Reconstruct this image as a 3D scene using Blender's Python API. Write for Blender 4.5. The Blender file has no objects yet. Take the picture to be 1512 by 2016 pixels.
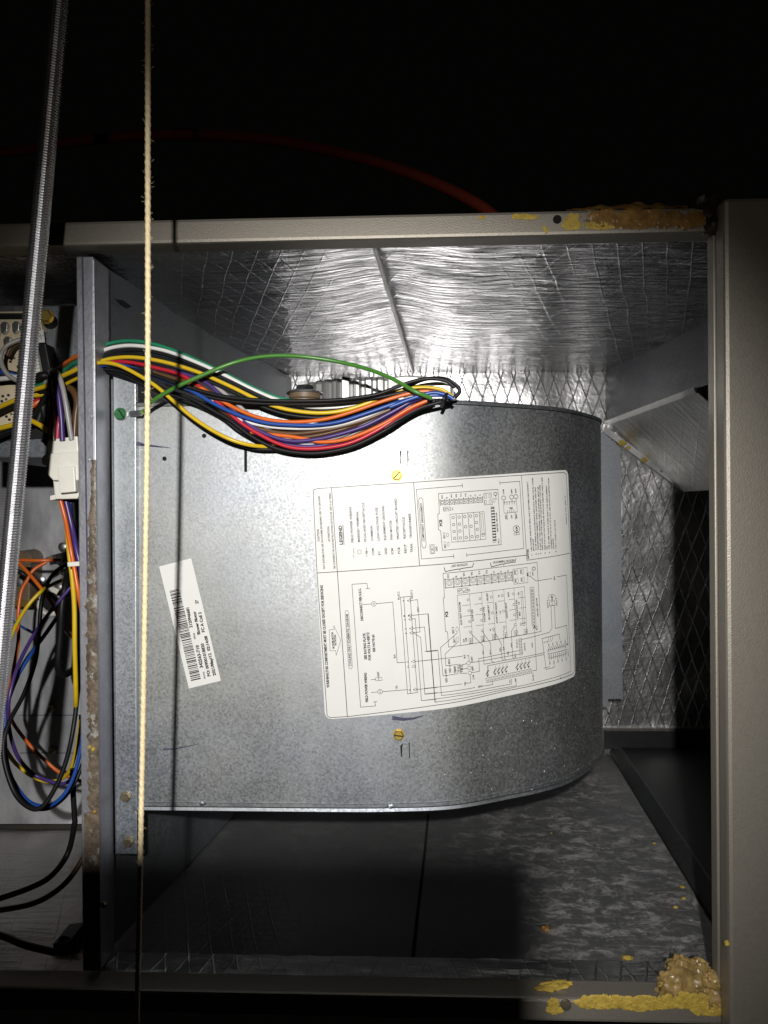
import bpy, bmesh, math, random
from mathutils import Vector, Matrix, noise
random.seed(7)
SC = bpy.context.scene
COL = SC.collection
rad = math.radians

# ------------------------------------------------------------------ camera
F, CX, CY = 1400.0, 756.0, 1008.0
D0 = 0.56                                   # lens to the plane of the cabinet opening
CAM = Vector((0, -D0, 0))
ROT = Matrix.Rotation(rad(2.2), 3, 'Z') @ Matrix.Rotation(rad(90), 3, 'X') @ Matrix.Rotation(rad(-0.38), 3, 'Z')
cd = bpy.data.cameras.new('camera'); cam = bpy.data.objects.new('camera', cd); COL.objects.link(cam)
cd.sensor_fit = 'VERTICAL'; cd.sensor_height = 36.0; cd.lens = 36.0 * F / 2016
cd.dof.use_dof = True; cd.dof.focus_distance = 0.62; cd.dof.aperture_fstop = 10.5
cd.clip_start = 0.01; cd.clip_end = 50
cam.matrix_world = Matrix.Translation(CAM) @ ROT.to_4x4()
SC.camera = cam

# ------------------------------------------------------------------ world and the head torch
w = bpy.data.worlds.new('World'); SC.world = w; w.use_nodes = True
w.node_tree.nodes['Background'].inputs[0].default_value = (0.9, 0.8, 0.7, 1)
w.node_tree.nodes['Background'].inputs[1].default_value = 0.0012
LAMP = CAM + ROT @ Vector((-0.025, 0.14, 0.24))
ld = bpy.data.lights.new('head_torch', 'SPOT'); lamp = bpy.data.objects.new('head_torch', ld); COL.objects.link(lamp)
ld.energy = 41; ld.color = (1.0, 0.975, 0.94); ld.shadow_soft_size = 0.0085
ld.spot_size = rad(61); ld.spot_blend = 0.9
aim = Vector((-0.05, 0.05, -0.12))
lamp.location = LAMP
lamp.rotation_euler = (aim - LAMP).to_track_quat('-Z', 'Y').to_euler()
sd_ = ld.copy(); sd_.name = 'head_torch_spill'; sd_.energy = 2.0; sd_.spot_size = rad(110); sd_.spot_blend = 1.0; sd_.color = (1.0, 0.9, 0.78)
spill = bpy.data.objects.new('head_torch_spill', sd_); COL.objects.link(spill); spill.location = LAMP; spill.rotation_euler = lamp.rotation_euler
SC.view_settings.view_transform = 'Standard'; SC.view_settings.look = 'None'
SC.view_settings.exposure = 0.0; SC.view_settings.gamma = 1.0

# ------------------------------------------------------------------ pixel -> place helpers
def ray(px, py):
    return ROT @ Vector(((px - CX) / F, (CY - py) / F, -1.0))
def W(px, py, Y):
    d = ray(px, py); return CAM + d * ((Y + D0) / d.y)
def onZ(px, py, Z):
    d = ray(px, py); return CAM + d * (Z / d.z)
def onX(px, py, X):
    d = ray(px, py); return CAM + d * (X / d.x)

# ------------------------------------------------------------------ materials
def mat(name, col, rough=0.5, metal=0.0, var=0.0, vscale=40, bump=0.0, bscale=200, rvar=0.0, spec=0.5, dirt=None, dscale=30, dth=0.6, stretch=None):
    m = bpy.data.materials.new(name); m.use_nodes = True
    nt = m.node_tree; N = nt.nodes; L = nt.links; b = N['Principled BSDF']
    b.inputs['Base Color'].default_value = (*col, 1); b.inputs['Roughness'].default_value = rough
    b.inputs['Metallic'].default_value = metal; b.inputs['Specular IOR Level'].default_value = spec
    tc = N.new('ShaderNodeTexCoord'); src = tc.outputs['Object']
    if stretch:
        mp = N.new('ShaderNodeMapping'); mp.inputs['Scale'].default_value = stretch; L.new(src, mp.inputs[0]); src = mp.outputs[0]
    cur = None
    if var:
        n = N.new('ShaderNodeTexNoise'); n.inputs['Scale'].default_value = vscale; n.inputs['Detail'].default_value = 6; n.inputs['Roughness'].default_value = 0.65
        L.new(src, n.inputs['Vector'])
        r = N.new('ShaderNodeMapRange'); r.inputs['From Min'].default_value = 0.25; r.inputs['From Max'].default_value = 0.75
        r.inputs['To Min'].default_value = 1 - var; r.inputs['To Max'].default_value = 1 + var; L.new(n.outputs['Fac'], r.inputs['Value'])
        mx = N.new('ShaderNodeMix'); mx.data_type = 'RGBA'; mx.blend_type = 'MULTIPLY'; mx.inputs[0].default_value = 1
        mx.inputs[6].default_value = (*col, 1); L.new(r.outputs[0], mx.inputs[7]); cur = mx.outputs[2]
        if rvar:
            r2 = N.new('ShaderNodeMapRange'); r2.inputs['From Min'].default_value = 0.3; r2.inputs['From Max'].default_value = 0.7
            r2.inputs['To Min'].default_value = max(0.03, rough - rvar); r2.inputs['To Max'].default_value = rough + rvar
            L.new(n.outputs['Fac'], r2.inputs['Value']); L.new(r2.outputs[0], b.inputs['Roughness'])
    if dirt:
        n = N.new('ShaderNodeTexNoise'); n.inputs['Scale'].default_value = dscale; n.inputs['Detail'].default_value = 8; n.inputs['Roughness'].default_value = 0.7
        L.new(src, n.inputs['Vector'])
        cr = N.new('ShaderNodeMapRange'); cr.inputs['From Min'].default_value = dth; cr.inputs['From Max'].default_value = dth + 0.05
        L.new(n.outputs['Fac'], cr.inputs['Value'])
        mx = N.new('ShaderNodeMix'); mx.data_type = 'RGBA'; L.new(cr.outputs[0], mx.inputs[0])
        if cur: L.new(cur, mx.inputs[6])
        else: mx.inputs[6].default_value = (*col, 1)
        mx.inputs[7].default_value = (*dirt, 1); cur = mx.outputs[2]
        mm = N.new('ShaderNodeMapRange'); mm.inputs['To Min'].default_value = metal; mm.inputs['To Max'].default_value = 0
        L.new(cr.outputs[0], mm.inputs['Value']); L.new(mm.outputs[0], b.inputs['Metallic'])
    if cur: L.new(cur, b.inputs['Base Color'])
    if bump:
        n = N.new('ShaderNodeTexNoise'); n.inputs['Scale'].default_value = bscale; n.inputs['Detail'].default_value = 5
        L.new(src, n.inputs['Vector'])
        bp = N.new('ShaderNodeBump'); bp.inputs['Strength'].default_value = bump; bp.inputs['Distance'].default_value = 0.001
        L.new(n.outputs['Fac'], bp.inputs['Height']); L.new(bp.outputs[0], b.inputs['Normal'])
    return m

def mathn(nt, op, a, b=None, c=None):
    n = nt.nodes.new('ShaderNodeMath'); n.operation = op
    for i, v in enumerate((a, b, c)):
        if v is None: continue
        if isinstance(v, (int, float)): n.inputs[i].default_value = v
        else: nt.links.new(v, n.inputs[i])
    return n.outputs[0]

def galvanised(name, col=(0.50, 0.51, 0.52), rough=0.42, specks=False, bright=1.0):
    m = bpy.data.materials.new(name); m.use_nodes = True
    nt = m.node_tree; N = nt.nodes; L = nt.links; b = N['Principled BSDF']
    tc = N.new('ShaderNodeTexCoord')
    v = N.new('ShaderNodeTexVoronoi'); v.inputs['Scale'].default_value = 620; L.new(tc.outputs['Object'], v.inputs['Vector'])
    sep = N.new('ShaderNodeSeparateColor'); L.new(v.outputs['Color'], sep.inputs[0])
    n = N.new('ShaderNodeTexNoise'); n.inputs['Scale'].default_value = 22; n.inputs['Detail'].default_value = 7; L.new(tc.outputs['Object'], n.inputs['Vector'])
    k = mathn(nt, 'MULTIPLY_ADD', sep.outputs[0], 0.16, 0.92)
    k2 = mathn(nt, 'MULTIPLY_ADD', n.outputs['Fac'], 0.36, 0.82)
    kk = mathn(nt, 'MULTIPLY', k, k2)
    mx = N.new('ShaderNodeMix'); mx.data_type = 'RGBA'; mx.blend_type = 'MULTIPLY'; mx.inputs[0].default_value = 1
    mx.inputs[6].default_value = (*[c * bright for c in col], 1); L.new(kk, mx.inputs[7]); cur = mx.outputs[2]
    nb = N.new('ShaderNodeTexNoise'); nb.inputs['Scale'].default_value = 7; nb.inputs['Detail'].default_value = 4; L.new(tc.outputs['Object'], nb.inputs['Vector'])
    tr = N.new('ShaderNodeValToRGB'); L.new(nb.outputs['Fac'], tr.inputs[0])
    tr.color_ramp.elements[0].position = 0.36; tr.color_ramp.elements[0].color = (0.93, 0.96, 1.0, 1)
    tr.color_ramp.elements[1].position = 0.64; tr.color_ramp.elements[1].color = (1.0, 0.99, 0.93, 1)
    mt = N.new('ShaderNodeMix'); mt.data_type = 'RGBA'; mt.blend_type = 'MULTIPLY'; mt.inputs[0].default_value = 1; L.new(cur, mt.inputs[6]); L.new(tr.outputs[0], mt.inputs[7]); cur = mt.outputs[2]
    met = 0.97
    if specks:
        vs = N.new('ShaderNodeTexVoronoi'); vs.inputs['Scale'].default_value = 260; L.new(tc.outputs['Object'], vs.inputs['Vector'])
        sp = N.new('ShaderNodeSeparateColor'); L.new(vs.outputs['Color'], sp.inputs[0])
        near = mathn(nt, 'LESS_THAN', vs.outputs['Distance'], mathn(nt, 'MULTIPLY', sp.outputs[1], 0.15))
        sx = N.new('ShaderNodeSeparateXYZ'); L.new(tc.outputs['Object'], sx.inputs[0])
        low = N.new('ShaderNodeMapRange'); low.inputs['From Min'].default_value = 0.17; low.inputs['From Max'].default_value = 0.0
        L.new(sx.outputs[2], low.inputs['Value'])
        rt = N.new('ShaderNodeMapRange'); rt.inputs['From Min'].default_value = -0.02; rt.inputs['From Max'].default_value = 0.24
        L.new(sx.outputs[0], rt.inputs['Value'])
        pick = mathn(nt, 'GREATER_THAN', mathn(nt, 'MULTIPLY', mathn(nt, 'MULTIPLY', low.outputs[0], rt.outputs[0]), 1.0), sp.outputs[0])
        f = mathn(nt, 'MULTIPLY', near, pick)
        m2 = N.new('ShaderNodeMix'); m2.data_type = 'RGBA'; L.new(f, m2.inputs[0]); L.new(cur, m2.inputs[6]); m2.inputs[7].default_value = (0.75, 0.75, 0.72, 1); cur = m2.outputs[2]
        L.new(mathn(nt, 'MULTIPLY', mathn(nt, 'SUBTRACT', 1.0, f), met), b.inputs['Metallic'])
    else:
        b.inputs['Metallic'].default_value = met
    L.new(cur, b.inputs['Base Color'])
    L.new(mathn(nt, 'ADD', mathn(nt, 'MULTIPLY', sep.outputs[1], 0.16), mathn(nt, 'MULTIPLY_ADD', n.outputs['Fac'], 0.12, rough - 0.13)), b.inputs['Roughness'])
    bp = N.new('ShaderNodeBump'); bp.inputs['Strength'].default_value = 0.12; bp.inputs['Distance'].default_value = 0.0006
    n3 = N.new('ShaderNodeTexNoise'); n3.inputs['Scale'].default_value = 420; n3.inputs['Detail'].default_value = 3; L.new(tc.outputs['Object'], n3.inputs['Vector'])
    L.new(n3.outputs['Fac'], bp.inputs['Height']); L.new(bp.outputs[0], b.inputs['Normal'])
    return m

def foil(name, long_axis, wrinkle=1.0, scrim=1.0, col=(0.62, 0.62, 0.63), rough=0.24, dirt=0.0, third=False, strength=0.75, fine=0.5):
    """foil facing with a diamond yarn scrim under it; long_axis = component along the diamonds' long way"""
    m = bpy.data.materials.new(name); m.use_nodes = True
    nt = m.node_tree; N = nt.nodes; L = nt.links; b = N['Principled BSDF']
    tc = N.new('ShaderNodeTexCoord'); sx = N.new('ShaderNodeSeparateXYZ'); L.new(tc.outputs['Object'], sx.inputs[0])
    x = sx.outputs[0] if not third else sx.outputs[1]
    l = sx.outputs[long_axis]
    nz = N.new('ShaderNodeTexNoise'); nz.inputs['Scale'].default_value = 9; nz.inputs['Detail'].default_value = 2; L.new(tc.outputs['Object'], nz.inputs['Vector'])
    wob = mathn(nt, 'MULTIPLY_ADD', nz.outputs['Fac'], 0.5, -0.25)
    a = mathn(nt, 'MULTIPLY', x, 1 / 0.0205); c = mathn(nt, 'MULTIPLY', l, 1 / 0.059)
    def line(s):
        u = mathn(nt, 'ADD', mathn(nt, 'ADD' if s > 0 else 'SUBTRACT', a, c), wob)
        fr = mathn(nt, 'ABSOLUTE', mathn(nt, 'SUBTRACT', mathn(nt, 'FRACT', u), 0.5))
        mr = N.new('ShaderNodeMapRange'); mr.interpolation_type = 'SMOOTHSTEP'
        mr.inputs['From Min'].default_value = 0.055; mr.inputs['From Max'].default_value = 0.0
        L.new(fr, mr.inputs['Value']); return mr.outputs[0]
    sc = mathn(nt, 'MAXIMUM', line(1), line(-1))
    n1 = N.new('ShaderNodeTexNoise'); n1.inputs['Scale'].default_value = 1; n1.inputs['Detail'].default_value = 5; n1.inputs['Roughness'].default_value = 0.55
    mp = N.new('ShaderNodeMapping'); s = [26, 26, 26]; s[long_axis] = 170
    mp.inputs['Scale'].default_value = s; L.new(tc.outputs['Object'], mp.inputs[0]); L.new(mp.outputs[0], n1.inputs['Vector'])
    n2 = N.new('ShaderNodeTexNoise'); n2.inputs['Scale'].default_value = 110; n2.inputs['Detail'].default_value = 3; L.new(tc.outputs['Object'], n2.inputs['Vector'])
    h = mathn(nt, 'ADD', mathn(nt, 'MULTIPLY', n1.outputs['Fac'], 1.6 * wrinkle), mathn(nt, 'MULTIPLY', n2.outputs['Fac'], fine))
    h = mathn(nt, 'ADD', h, mathn(nt, 'MULTIPLY', sc, 0.55 * scrim))
    bp = N.new('ShaderNodeBump'); bp.inputs['Strength'].default_value = strength; bp.inputs['Distance'].default_value = 0.0014
    L.new(h, bp.inputs['Height']); L.new(bp.outputs[0], b.inputs['Normal'])
    b.inputs['Base Color'].default_value = (*col, 1); b.inputs['Metallic'].default_value = 1.0; b.inputs['Roughness'].default_value = rough
    if dirt:
        def nz_(scale, lo, hi, to, det=8, rg=0.72, st=None, dist=0.0):
            q = N.new('ShaderNodeTexNoise'); q.inputs['Scale'].default_value = scale; q.inputs['Detail'].default_value = det; q.inputs['Roughness'].default_value = rg; q.inputs['Distortion'].default_value = dist
            if st:
                q.inputs['Scale'].default_value = 1
                mq = N.new('ShaderNodeMapping'); mq.inputs['Scale'].default_value = st; L.new(tc.outputs['Object'], mq.inputs[0]); L.new(mq.outputs[0], q.inputs['Vector'])
            else: L.new(tc.outputs['Object'], q.inputs['Vector'])
            g = N.new('ShaderNodeMapRange'); g.inputs['From Min'].default_value = lo; g.inputs['From Max'].default_value = hi; g.inputs['To Max'].default_value = to; L.new(q.outputs['Fac'], g.inputs['Value']); return g.outputs[0]
        class _o: pass
        mr = _o(); mr5 = _o()
        big_ = nz_(9, 0.36, 0.50, 1.0, 3)
        mr.outputs = [mathn(nt, 'MULTIPLY', nz_(30, 0.50, 0.58, 0.95, 12, 0.82, (34, 58, 34), 0.3), big_)]
        mr5.outputs = [mathn(nt, 'MAXIMUM', nz_(1, 0.56, 0.66, 0.45, 5, 0.6, (30, 330, 30)), mathn(nt, 'MAXIMUM', nz_(190, 0.60, 0.68, 0.6, 3), nz_(75, 0.55, 0.65, 0.45, 8, 0.75)))]
        rx = N.new('ShaderNodeMapRange'); rx.inputs['From Min'].default_value = 0.02; rx.inputs['From Max'].default_value = 0.20; rx.inputs['To Min'].default_value = 0.12; L.new(sx.outputs[0], rx.inputs['Value'])
        f = mathn(nt, 'MULTIPLY', mathn(nt, 'MULTIPLY', mathn(nt, 'MAXIMUM', mr.outputs[0], mr5.outputs[0]), dirt), rx.outputs[0])
        mx = N.new('ShaderNodeMix'); mx.data_type = 'RGBA'; L.new(f, mx.inputs[0]); mx.inputs[6].default_value = (*col, 1); mx.inputs[7].default_value = (0.40, 0.398, 0.395, 1)
        L.new(mx.outputs[2], b.inputs['Base Color'])
        L.new(mathn(nt, 'MULTIPLY_ADD', f, -0.75, 0.9), b.inputs['Metallic'])
        L.new(mathn(nt, 'MULTIPLY_ADD', f, 0.3, rough), b.inputs['Roughness'])
    return m

M = {}
M['paint'] = mat('cabinet_paint', (0.30, 0.275, 0.235), 0.47, 0.6, 0.08, 300, 0.25, 900, spec=0.4)
M['paint_in'] = mat('cabinet_inner', (0.16, 0.15, 0.14), 0.5, 0.4, 0.15, 60)
M['galv'] = galvanised('galvanised_sheet', (0.385, 0.398, 0.415), 0.535, True)
M['galv2'] = galvanised('galvanised_bracket', (0.42, 0.45, 0.49), 0.5)
M['galvd'] = galvanised('galvanised_dull', (0.30, 0.315, 0.34), 0.55)
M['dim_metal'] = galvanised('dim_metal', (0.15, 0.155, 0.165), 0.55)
M['post'] = mat('post_metal', (0.34, 0.345, 0.38), 0.5, 0.7, 0.18, 60, 0.3, 300)
M['rust'] = mat('rusty_glue', (0.12, 0.092, 0.066), 0.42, 0.0, 0.7, 130, 1.0, 260, dirt=(0.26, 0.25, 0.22), dscale=75, dth=0.55)
M['foil_top'] = foil('foil_top', 1, 3.6, 0.5, rough=0.14, strength=0.9, col=(0.68, 0.68, 0.69))
M['foil_back'] = foil('foil_back', 2, 0.2, 3.2, rough=0.33, col=(0.93, 0.93, 0.95), fine=0.8)
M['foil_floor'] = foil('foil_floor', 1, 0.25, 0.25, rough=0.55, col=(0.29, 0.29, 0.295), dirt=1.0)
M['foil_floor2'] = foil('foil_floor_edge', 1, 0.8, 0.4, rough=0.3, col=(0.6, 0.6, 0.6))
M['foil_slope'] = foil('foil_slope', 1, 0.9, 0.3, rough=0.42, col=(0.85, 0.84, 0.80))
M['foil_left'] = foil('foil_left', 1, 0.9, 0.3, rough=0.42, col=(0.6, 0.58, 0.56))
M['white_metal'] = mat('bright_panel', (0.44, 0.445, 0.465), 0.42, 0.3, 0.5, 22, 0.3, 60, rvar=0.12, stretch=(1, 1, 0.45))
M['flange_white'] = mat('flange_zinc', (0.8, 0.79, 0.75), 0.4, 0.2, 0.1, 80)
M['black'] = mat('black_plastic', (0.012, 0.012, 0.013), 0.45, 0, 0.3, 50)
M['void'] = mat('dark_hole', (0.003, 0.003, 0.003), 0.9)
M['screw'] = mat('brass_screw', (0.50, 0.37, 0.10), 0.5, 1.0)
M['zinc'] = mat('zinc_screw', (0.42, 0.36, 0.25), 0.4, 0.9, 0.3, 300)
M['greenscrew'] = mat('green_screw', (0.03, 0.16, 0.055), 0.4, 0.2, 0.3, 400)
M['steel'] = mat('zinc_rod', (0.60, 0.60, 0.62), 0.4, 1.0, 0.15, 90)
M['cast'] = mat('cast_aluminium', (0.5, 0.5, 0.49), 0.45, 0.85, 0.12, 120)
M['twine'] = mat('jute_twine', (0.64, 0.53, 0.32), 0.85, 0, 0.25, 500, 0.6, 900)
M['sheet'] = mat('label_paper', (0.68, 0.68, 0.66), 0.42, 0, 0.03, 60, spec=0.35)
M['ink'] = mat('black_ink', (0.012, 0.012, 0.014), 0.5)
M['marker'] = mat('marker_ink', (0.07, 0.07, 0.12), 0.5, 0.3, 0.5, 200)
M['foam'] = mat('yellow_foam', (0.44, 0.31, 0.05), 0.7, 0, 0.4, 160, 0.9, 320)
M['amber'] = mat('amber_glue', (0.22, 0.12, 0.035), 0.3, 0, 0.6, 110, 0.8, 180)
M['glue'] = mat('tan_glue', (0.30, 0.205, 0.075), 0.32, 0, 0.45, 90, 0.5, 140)
M['pcb'] = mat('tan_board', (0.70, 0.60, 0.42), 0.55, 0, 0.12, 90)
M['nylon'] = mat('nylon_plug', (0.74, 0.73, 0.66), 0.4, 0, 0.06, 80)
M['brownplastic'] = mat('brown_plastic', (0.15, 0.105, 0.065), 0.5, 0, 0.3, 60)
for nme, c in dict(green=(0.015, 0.20, 0.10), white=(0.70, 0.70, 0.68), black_wire=(0.008, 0.008, 0.009), yellow=(0.62, 0.42, 0.015), red=(0.42, 0.015, 0.03), blue=(0.012, 0.06, 0.28), orange=(0.60, 0.12, 0.015), brown=(0.10, 0.05, 0.022), purple=(0.055, 0.03, 0.15), grey=(0.33, 0.32, 0.31), groundgreen=(0.06, 0.20, 0.03), pink=(0.5, 0.05, 0.1), cablered=(0.115, 0.018, 0.010), tan=(0.35, 0.22, 0.14)).items():
    M[nme] = mat('wire_' + nme, c, 0.45 if nme == 'black_wire' else 0.33, 0, 0.08, 120, spec=0.25 if nme == 'black_wire' else 0.45)

# ------------------------------------------------------------------ build helpers
BASE = {}
def thing(name, label, cat, loc, group=None):
    o = bpy.data.objects.new(name, None); COL.objects.link(o); o.empty_display_size = 0.02
    o.location = loc; o['label'] = label; o['category'] = cat
    if group: o['group'] = group
    BASE[o.name] = Vector(loc); return o
def part(name, vf, m, parent=None, smooth=False, label=None, cat=None, group=None, kind=None, bev=0.0):
    verts, faces = vf
    off = BASE.get(parent.name, Vector()) if parent else Vector()
    if parent is None:
        off = sum((Vector(v) for v in verts), Vector()) / len(verts)
        off.z = min(Vector(v).z for v in verts)
    me = bpy.data.meshes.new(name)
    me.from_pydata([tuple(Vector(v) - off) for v in verts], [], faces)
    bm = bmesh.new(); bm.from_mesh(me)
    bmesh.ops.recalc_face_normals(bm, faces=bm.faces)
    if bev:
        es = [e for e in bm.edges if len(e.link_faces) == 2 and e.calc_face_angle() > 0.5]
        bmesh.ops.bevel(bm, geom=es, offset=bev, segments=2, affect='EDGES', profile=0.6, clamp_overlap=True)
    bm.to_mesh(me); bm.free()
    o = bpy.data.objects.new(name, me); COL.objects.link(o)
    if parent:
        o.parent = parent; BASE[o.name] = off
    else:
        o.location = off; BASE[o.name] = off
    me.materials.append(M[m] if isinstance(m, str) else m)
    if smooth:
        for p in me.polygons: p.use_smooth = True
        me.set_sharp_from_angle(angle=rad(42))
    if label: o['label'] = label
    if cat: o['category'] = cat
    if group: o['group'] = group
    if kind: o['kind'] = kind
    return o
def merge(*vfs):
    V, Fc = [], []
    for v, f in vfs:
        n = len(V); V += list(v); Fc += [tuple(i + n for i in q) for q in f]
    return V, Fc
def box(x0, x1, y0, y1, z0, z1):
    v = [(x, y, z) for x in (x0, x1) for y in (y0, y1) for z in (z0, z1)]
    return v, [(0, 1, 3, 2), (4, 6, 7, 5), (0, 4, 5, 1), (2, 3, 7, 6), (0, 2, 6, 4), (1, 5, 7, 3)]
def prism(pts, t=(0, 0.001, 0)):
    n = len(pts); t = Vector(t); pts = [Vector(p) for p in pts]
    v = pts + [p + t for p in pts]
    return v, [tuple(range(n)), tuple(range(2 * n - 1, n - 1, -1))] + [(i, (i + 1) % n, n + (i + 1) % n, n + i) for i in range(n)]
def plate(pix, Y, t=0.0015):
    return prism([W(a, b, Y) for a, b in pix], (0, t, 0))
def catmull(P, n=8):
    P = [Vector(p) for p in P]; out = []
    for i in range(len(P) - 1):
        p0 = P[i - 1] if i else P[0] * 2 - P[1]; p1 = P[i]; p2 = P[i + 1]; p3 = P[i + 2] if i + 2 < len(P) else P[-1] * 2 - P[-2]
        for k in range(n):
            t = k / n
            out.append(0.5 * ((2 * p1) + (p2 - p0) * t + (2 * p0 - 5 * p1 + 4 * p2 - p3) * t * t + (3 * p1 - p0 - 3 * p2 + p3) * t ** 3))
    out.append(P[-1]); return out
def tube(P, r, n=10, caps=True):
    P = [Vector(p) for p in P]; V = []; Fc = []
    T = [((P[min(i + 1, len(P) - 1)] - P[max(i - 1, 0)])).normalized() for i in range(len(P))]
    u = T[0].orthogonal().normalized()
    for i, p in enumerate(P):
        u = (u - T[i] * u.dot(T[i])).normalized(); b = T[i].cross(u)
        rr = r(i / (len(P) - 1)) if callable(r) else r
        V += [p + (u * math.cos(2 * math.pi * k / n) + b * math.sin(2 * math.pi * k / n)) * rr for k in range(n)]
    for i in range(len(P) - 1):
        Fc += [(i * n + k, i * n + (k + 1) % n, (i + 1) * n + (k + 1) % n, (i + 1) * n + k) for k in range(n)]
    if caps: Fc += [tuple(range(n)), tuple(range((len(P) - 1) * n, len(P) * n))]
    return V, Fc
def disc(c, axis, prof, n=16, ang=0.0):
    """lathe: prof = [(radius, offset along axis)]"""
    c = Vector(c); axis = Vector(axis).normalized(); u = axis.orthogonal().normalized(); b = axis.cross(u); V = []; Fc = []
    for r, h in prof:
        V += [c + axis * h + (u * math.cos(ang + 2 * math.pi * k / n) + b * math.sin(ang + 2 * math.pi * k / n)) * r for k in range(n)]
    for i in range(len(prof) - 1):
        Fc += [(i * n + k, i * n + (k + 1) % n, (i + 1) * n + (k + 1) % n, (i + 1) * n + k) for k in range(n)]
    Fc += [tuple(range(n)), tuple(range((len(prof) - 1) * n, len(prof) * n))]
    return V, Fc
def blob(c, r, seed, n=14, amp=0.35, sc=(1, 1, 1), fq=60):
    V = []; Fc = []
    for i in range(n + 1):
        th = math.pi * i / n
        for k in range(2 * n):
            ph = math.pi * k / n
            d = Vector((math.sin(th) * math.cos(ph), math.sin(th) * math.sin(ph), math.cos(th)))
            q = 1 + amp * noise.noise(d * 2.1 + Vector((seed * 3.7, seed, 0))) + amp * 0.6 * noise.noise(d * 5 + Vector((seed, 9, seed)))
            V.append(Vector(c) + Vector((d.x * sc[0], d.y * sc[1], d.z * sc[2])) * r * q)
    for i in range(n):
        for k in range(2 * n):
            Fc.append((i * 2 * n + k, i * 2 * n + (k + 1) % (2 * n), (i + 1) * 2 * n + (k + 1) % (2 * n), (i + 1) * 2 * n + k))
    return V, Fc
def grid(fn, nu, nv):
    V = [fn(i / nu, j / nv) for i in range(nu + 1) for j in range(nv + 1)]
    return V, [(i * (nv + 1) + j, (i + 1) * (nv + 1) + j, (i + 1) * (nv + 1) + j + 1, i * (nv + 1) + j + 1) for i in range(nu) for j in range(nv)]
def patch(cx, cy, rx, ry, Y, seed, n=26, amp=0.45, t=-0.0012):
    """thin ragged smear on a plane facing the camera, kept where a noise mask is positive"""
    ex = 1.5; nu = max(16, int(rx * ex)); nv = max(12, int(ry * ex)); H = {}; V = []; Fc = []; ix = {}
    for i in range(nu + 1):
        for j in range(nv + 1):
            u = (i / nu * 2 - 1) * ex; v = (j / nv * 2 - 1) * ex
            x, y = cx + rx * u, cy + ry * v
            m = 1 - (abs(u) ** 2.6 + abs(v) ** 2.6) + amp * (1.1 * noise.noise(Vector((x * .035, y * .05, seed * 3.1))) + 0.9 * noise.noise(Vector((x * .11, y * .13, seed))) + 0.5 * noise.noise(Vector((x * .4, y * .4, seed))))
            H[i, j] = (x, y, m)
    def vid(i, j):
        if (i, j) not in ix:
            x, y, m = H[i, j]; hgt = max(0.0, min(1.0, m * 2.5)) * (0.45 + 0.9 * abs(noise.noise(Vector((x * .16, y * .16, seed + 7)))))
            ix[i, j] = len(V); V.append(W(x, y, Y) + Vector((0, t * hgt - 0.0001, 0)))
        return ix[i, j]
    for i in range(nu):
        for j in range(nv):
            q = [(i, j), (i + 1, j), (i + 1, j + 1), (i, j + 1)]; k = [c for c in q if H[c][2] > 0]
            if len(k) >= 3: Fc.append(tuple(vid(*c) for c in k))
    return V, Fc

# ------------------------------------------------------------------ the cabinet
ZT, ZF, YB = 0.2155, -0.381, 0.575
ZTOP = 0.2345
cab = thing('air_handler_cabinet', 'taupe painted sheet metal air handler cabinet lying open with foil lined inside', 'cabinet', (0, 0.28, ZF - 0.03))
XR = W(1420, 900, 0).x                          # right end of the opening
XL = -0.62
rail = part('top_rail', box(XL, XR, 0.0, 0.022, ZT, ZTOP), 'paint', cab, bev=0.0025)
part('screw_hole', disc(W(1097, 432, -0.0003), (0, -1, 0), [(0.0034, 0), (0.0034, 0.0004)], 14), 'void', rail)
part('top_sheet', box(XL, 0.62, 0.0225, YB + 0.02, ZTOP - 0.0075, ZTOP - 0.0015), 'paint', cab)
brail = part('bottom_rail', box(XL, XR + 0.004, 0.0, 0.024, ZF - 0.018, ZF), 'paint', cab, bev=0.0025)
part('bottom_sheet', box(XL, 0.62, 0.0245, YB + 0.02, ZF - 0.018, ZF - 0.012), 'paint', cab)
# right hand access panel, standing a little proud of the rails
YP = -0.018
xp0 = W(1430, 1000, YP).x; zt = W(1460, 389, YP).z
panel = part('access_panel', box(xp0, xp0 + 0.30, YP, YP + 0.017, -0.46, zt), 'paint', cab, bev=0.003, label='plain taupe access panel closing the coil end')
part('panel_flange', box(XR - 0.0005, xp0 - 0.0006, 0.001, 0.012, ZF - 0.012, ZT - 0.0005), 'paint', cab, bev=0.001)

# foil ceiling: pillows on both sides of the seam
s0, s1 = W(735, 487, 0.022), onZ(812, 738, ZT)
def seam_x(y):
    return s0.x + (s1.x - s0.x) * (y - s0.y) / (s1.y - s0.y)
XA = 0.352
def ceil(u, v):
    y = 0.0225 + v * (YB - 0.0225); xl = XL; x = xl + u * (XA - xl)
    d = abs(x - seam_x(y)); sag = 0.0135 * (1 - math.exp(-(d / 0.045) ** 2)) * (0.35 + 0.65 * math.sin(math.pi * min(1, v * 1.02)))
    wv = 0.0016 * noise.noise(Vector((x * 14, y * 26, 3))) + 0.0008 * noise.noise(Vector((x * 30, y * 90, 5)))
    return Vector((x, y, ZT + 0.0085 - sag + wv))
ceil_o = part('ceiling_liner', grid(ceil, 150, 90), 'foil_top', cab, True, label='wrinkled foil faced insulation under the top')
part('seam_strip', tube([Vector((seam_x(y), y, ZT + 0.0055)) for y in (0.024, 0.2, 0.4, YB - 0.01)], 0.0022, 8), 'foil_slope', ceil_o, True)
def back(u, v):
    x = -0.30 + u * 0.95; z = -0.342 + v * (ZT + 0.012 + 0.342)
    return Vector((x, YB + 0.003 * noise.noise(Vector((x * 18, 1, z * 18))), z))
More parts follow.
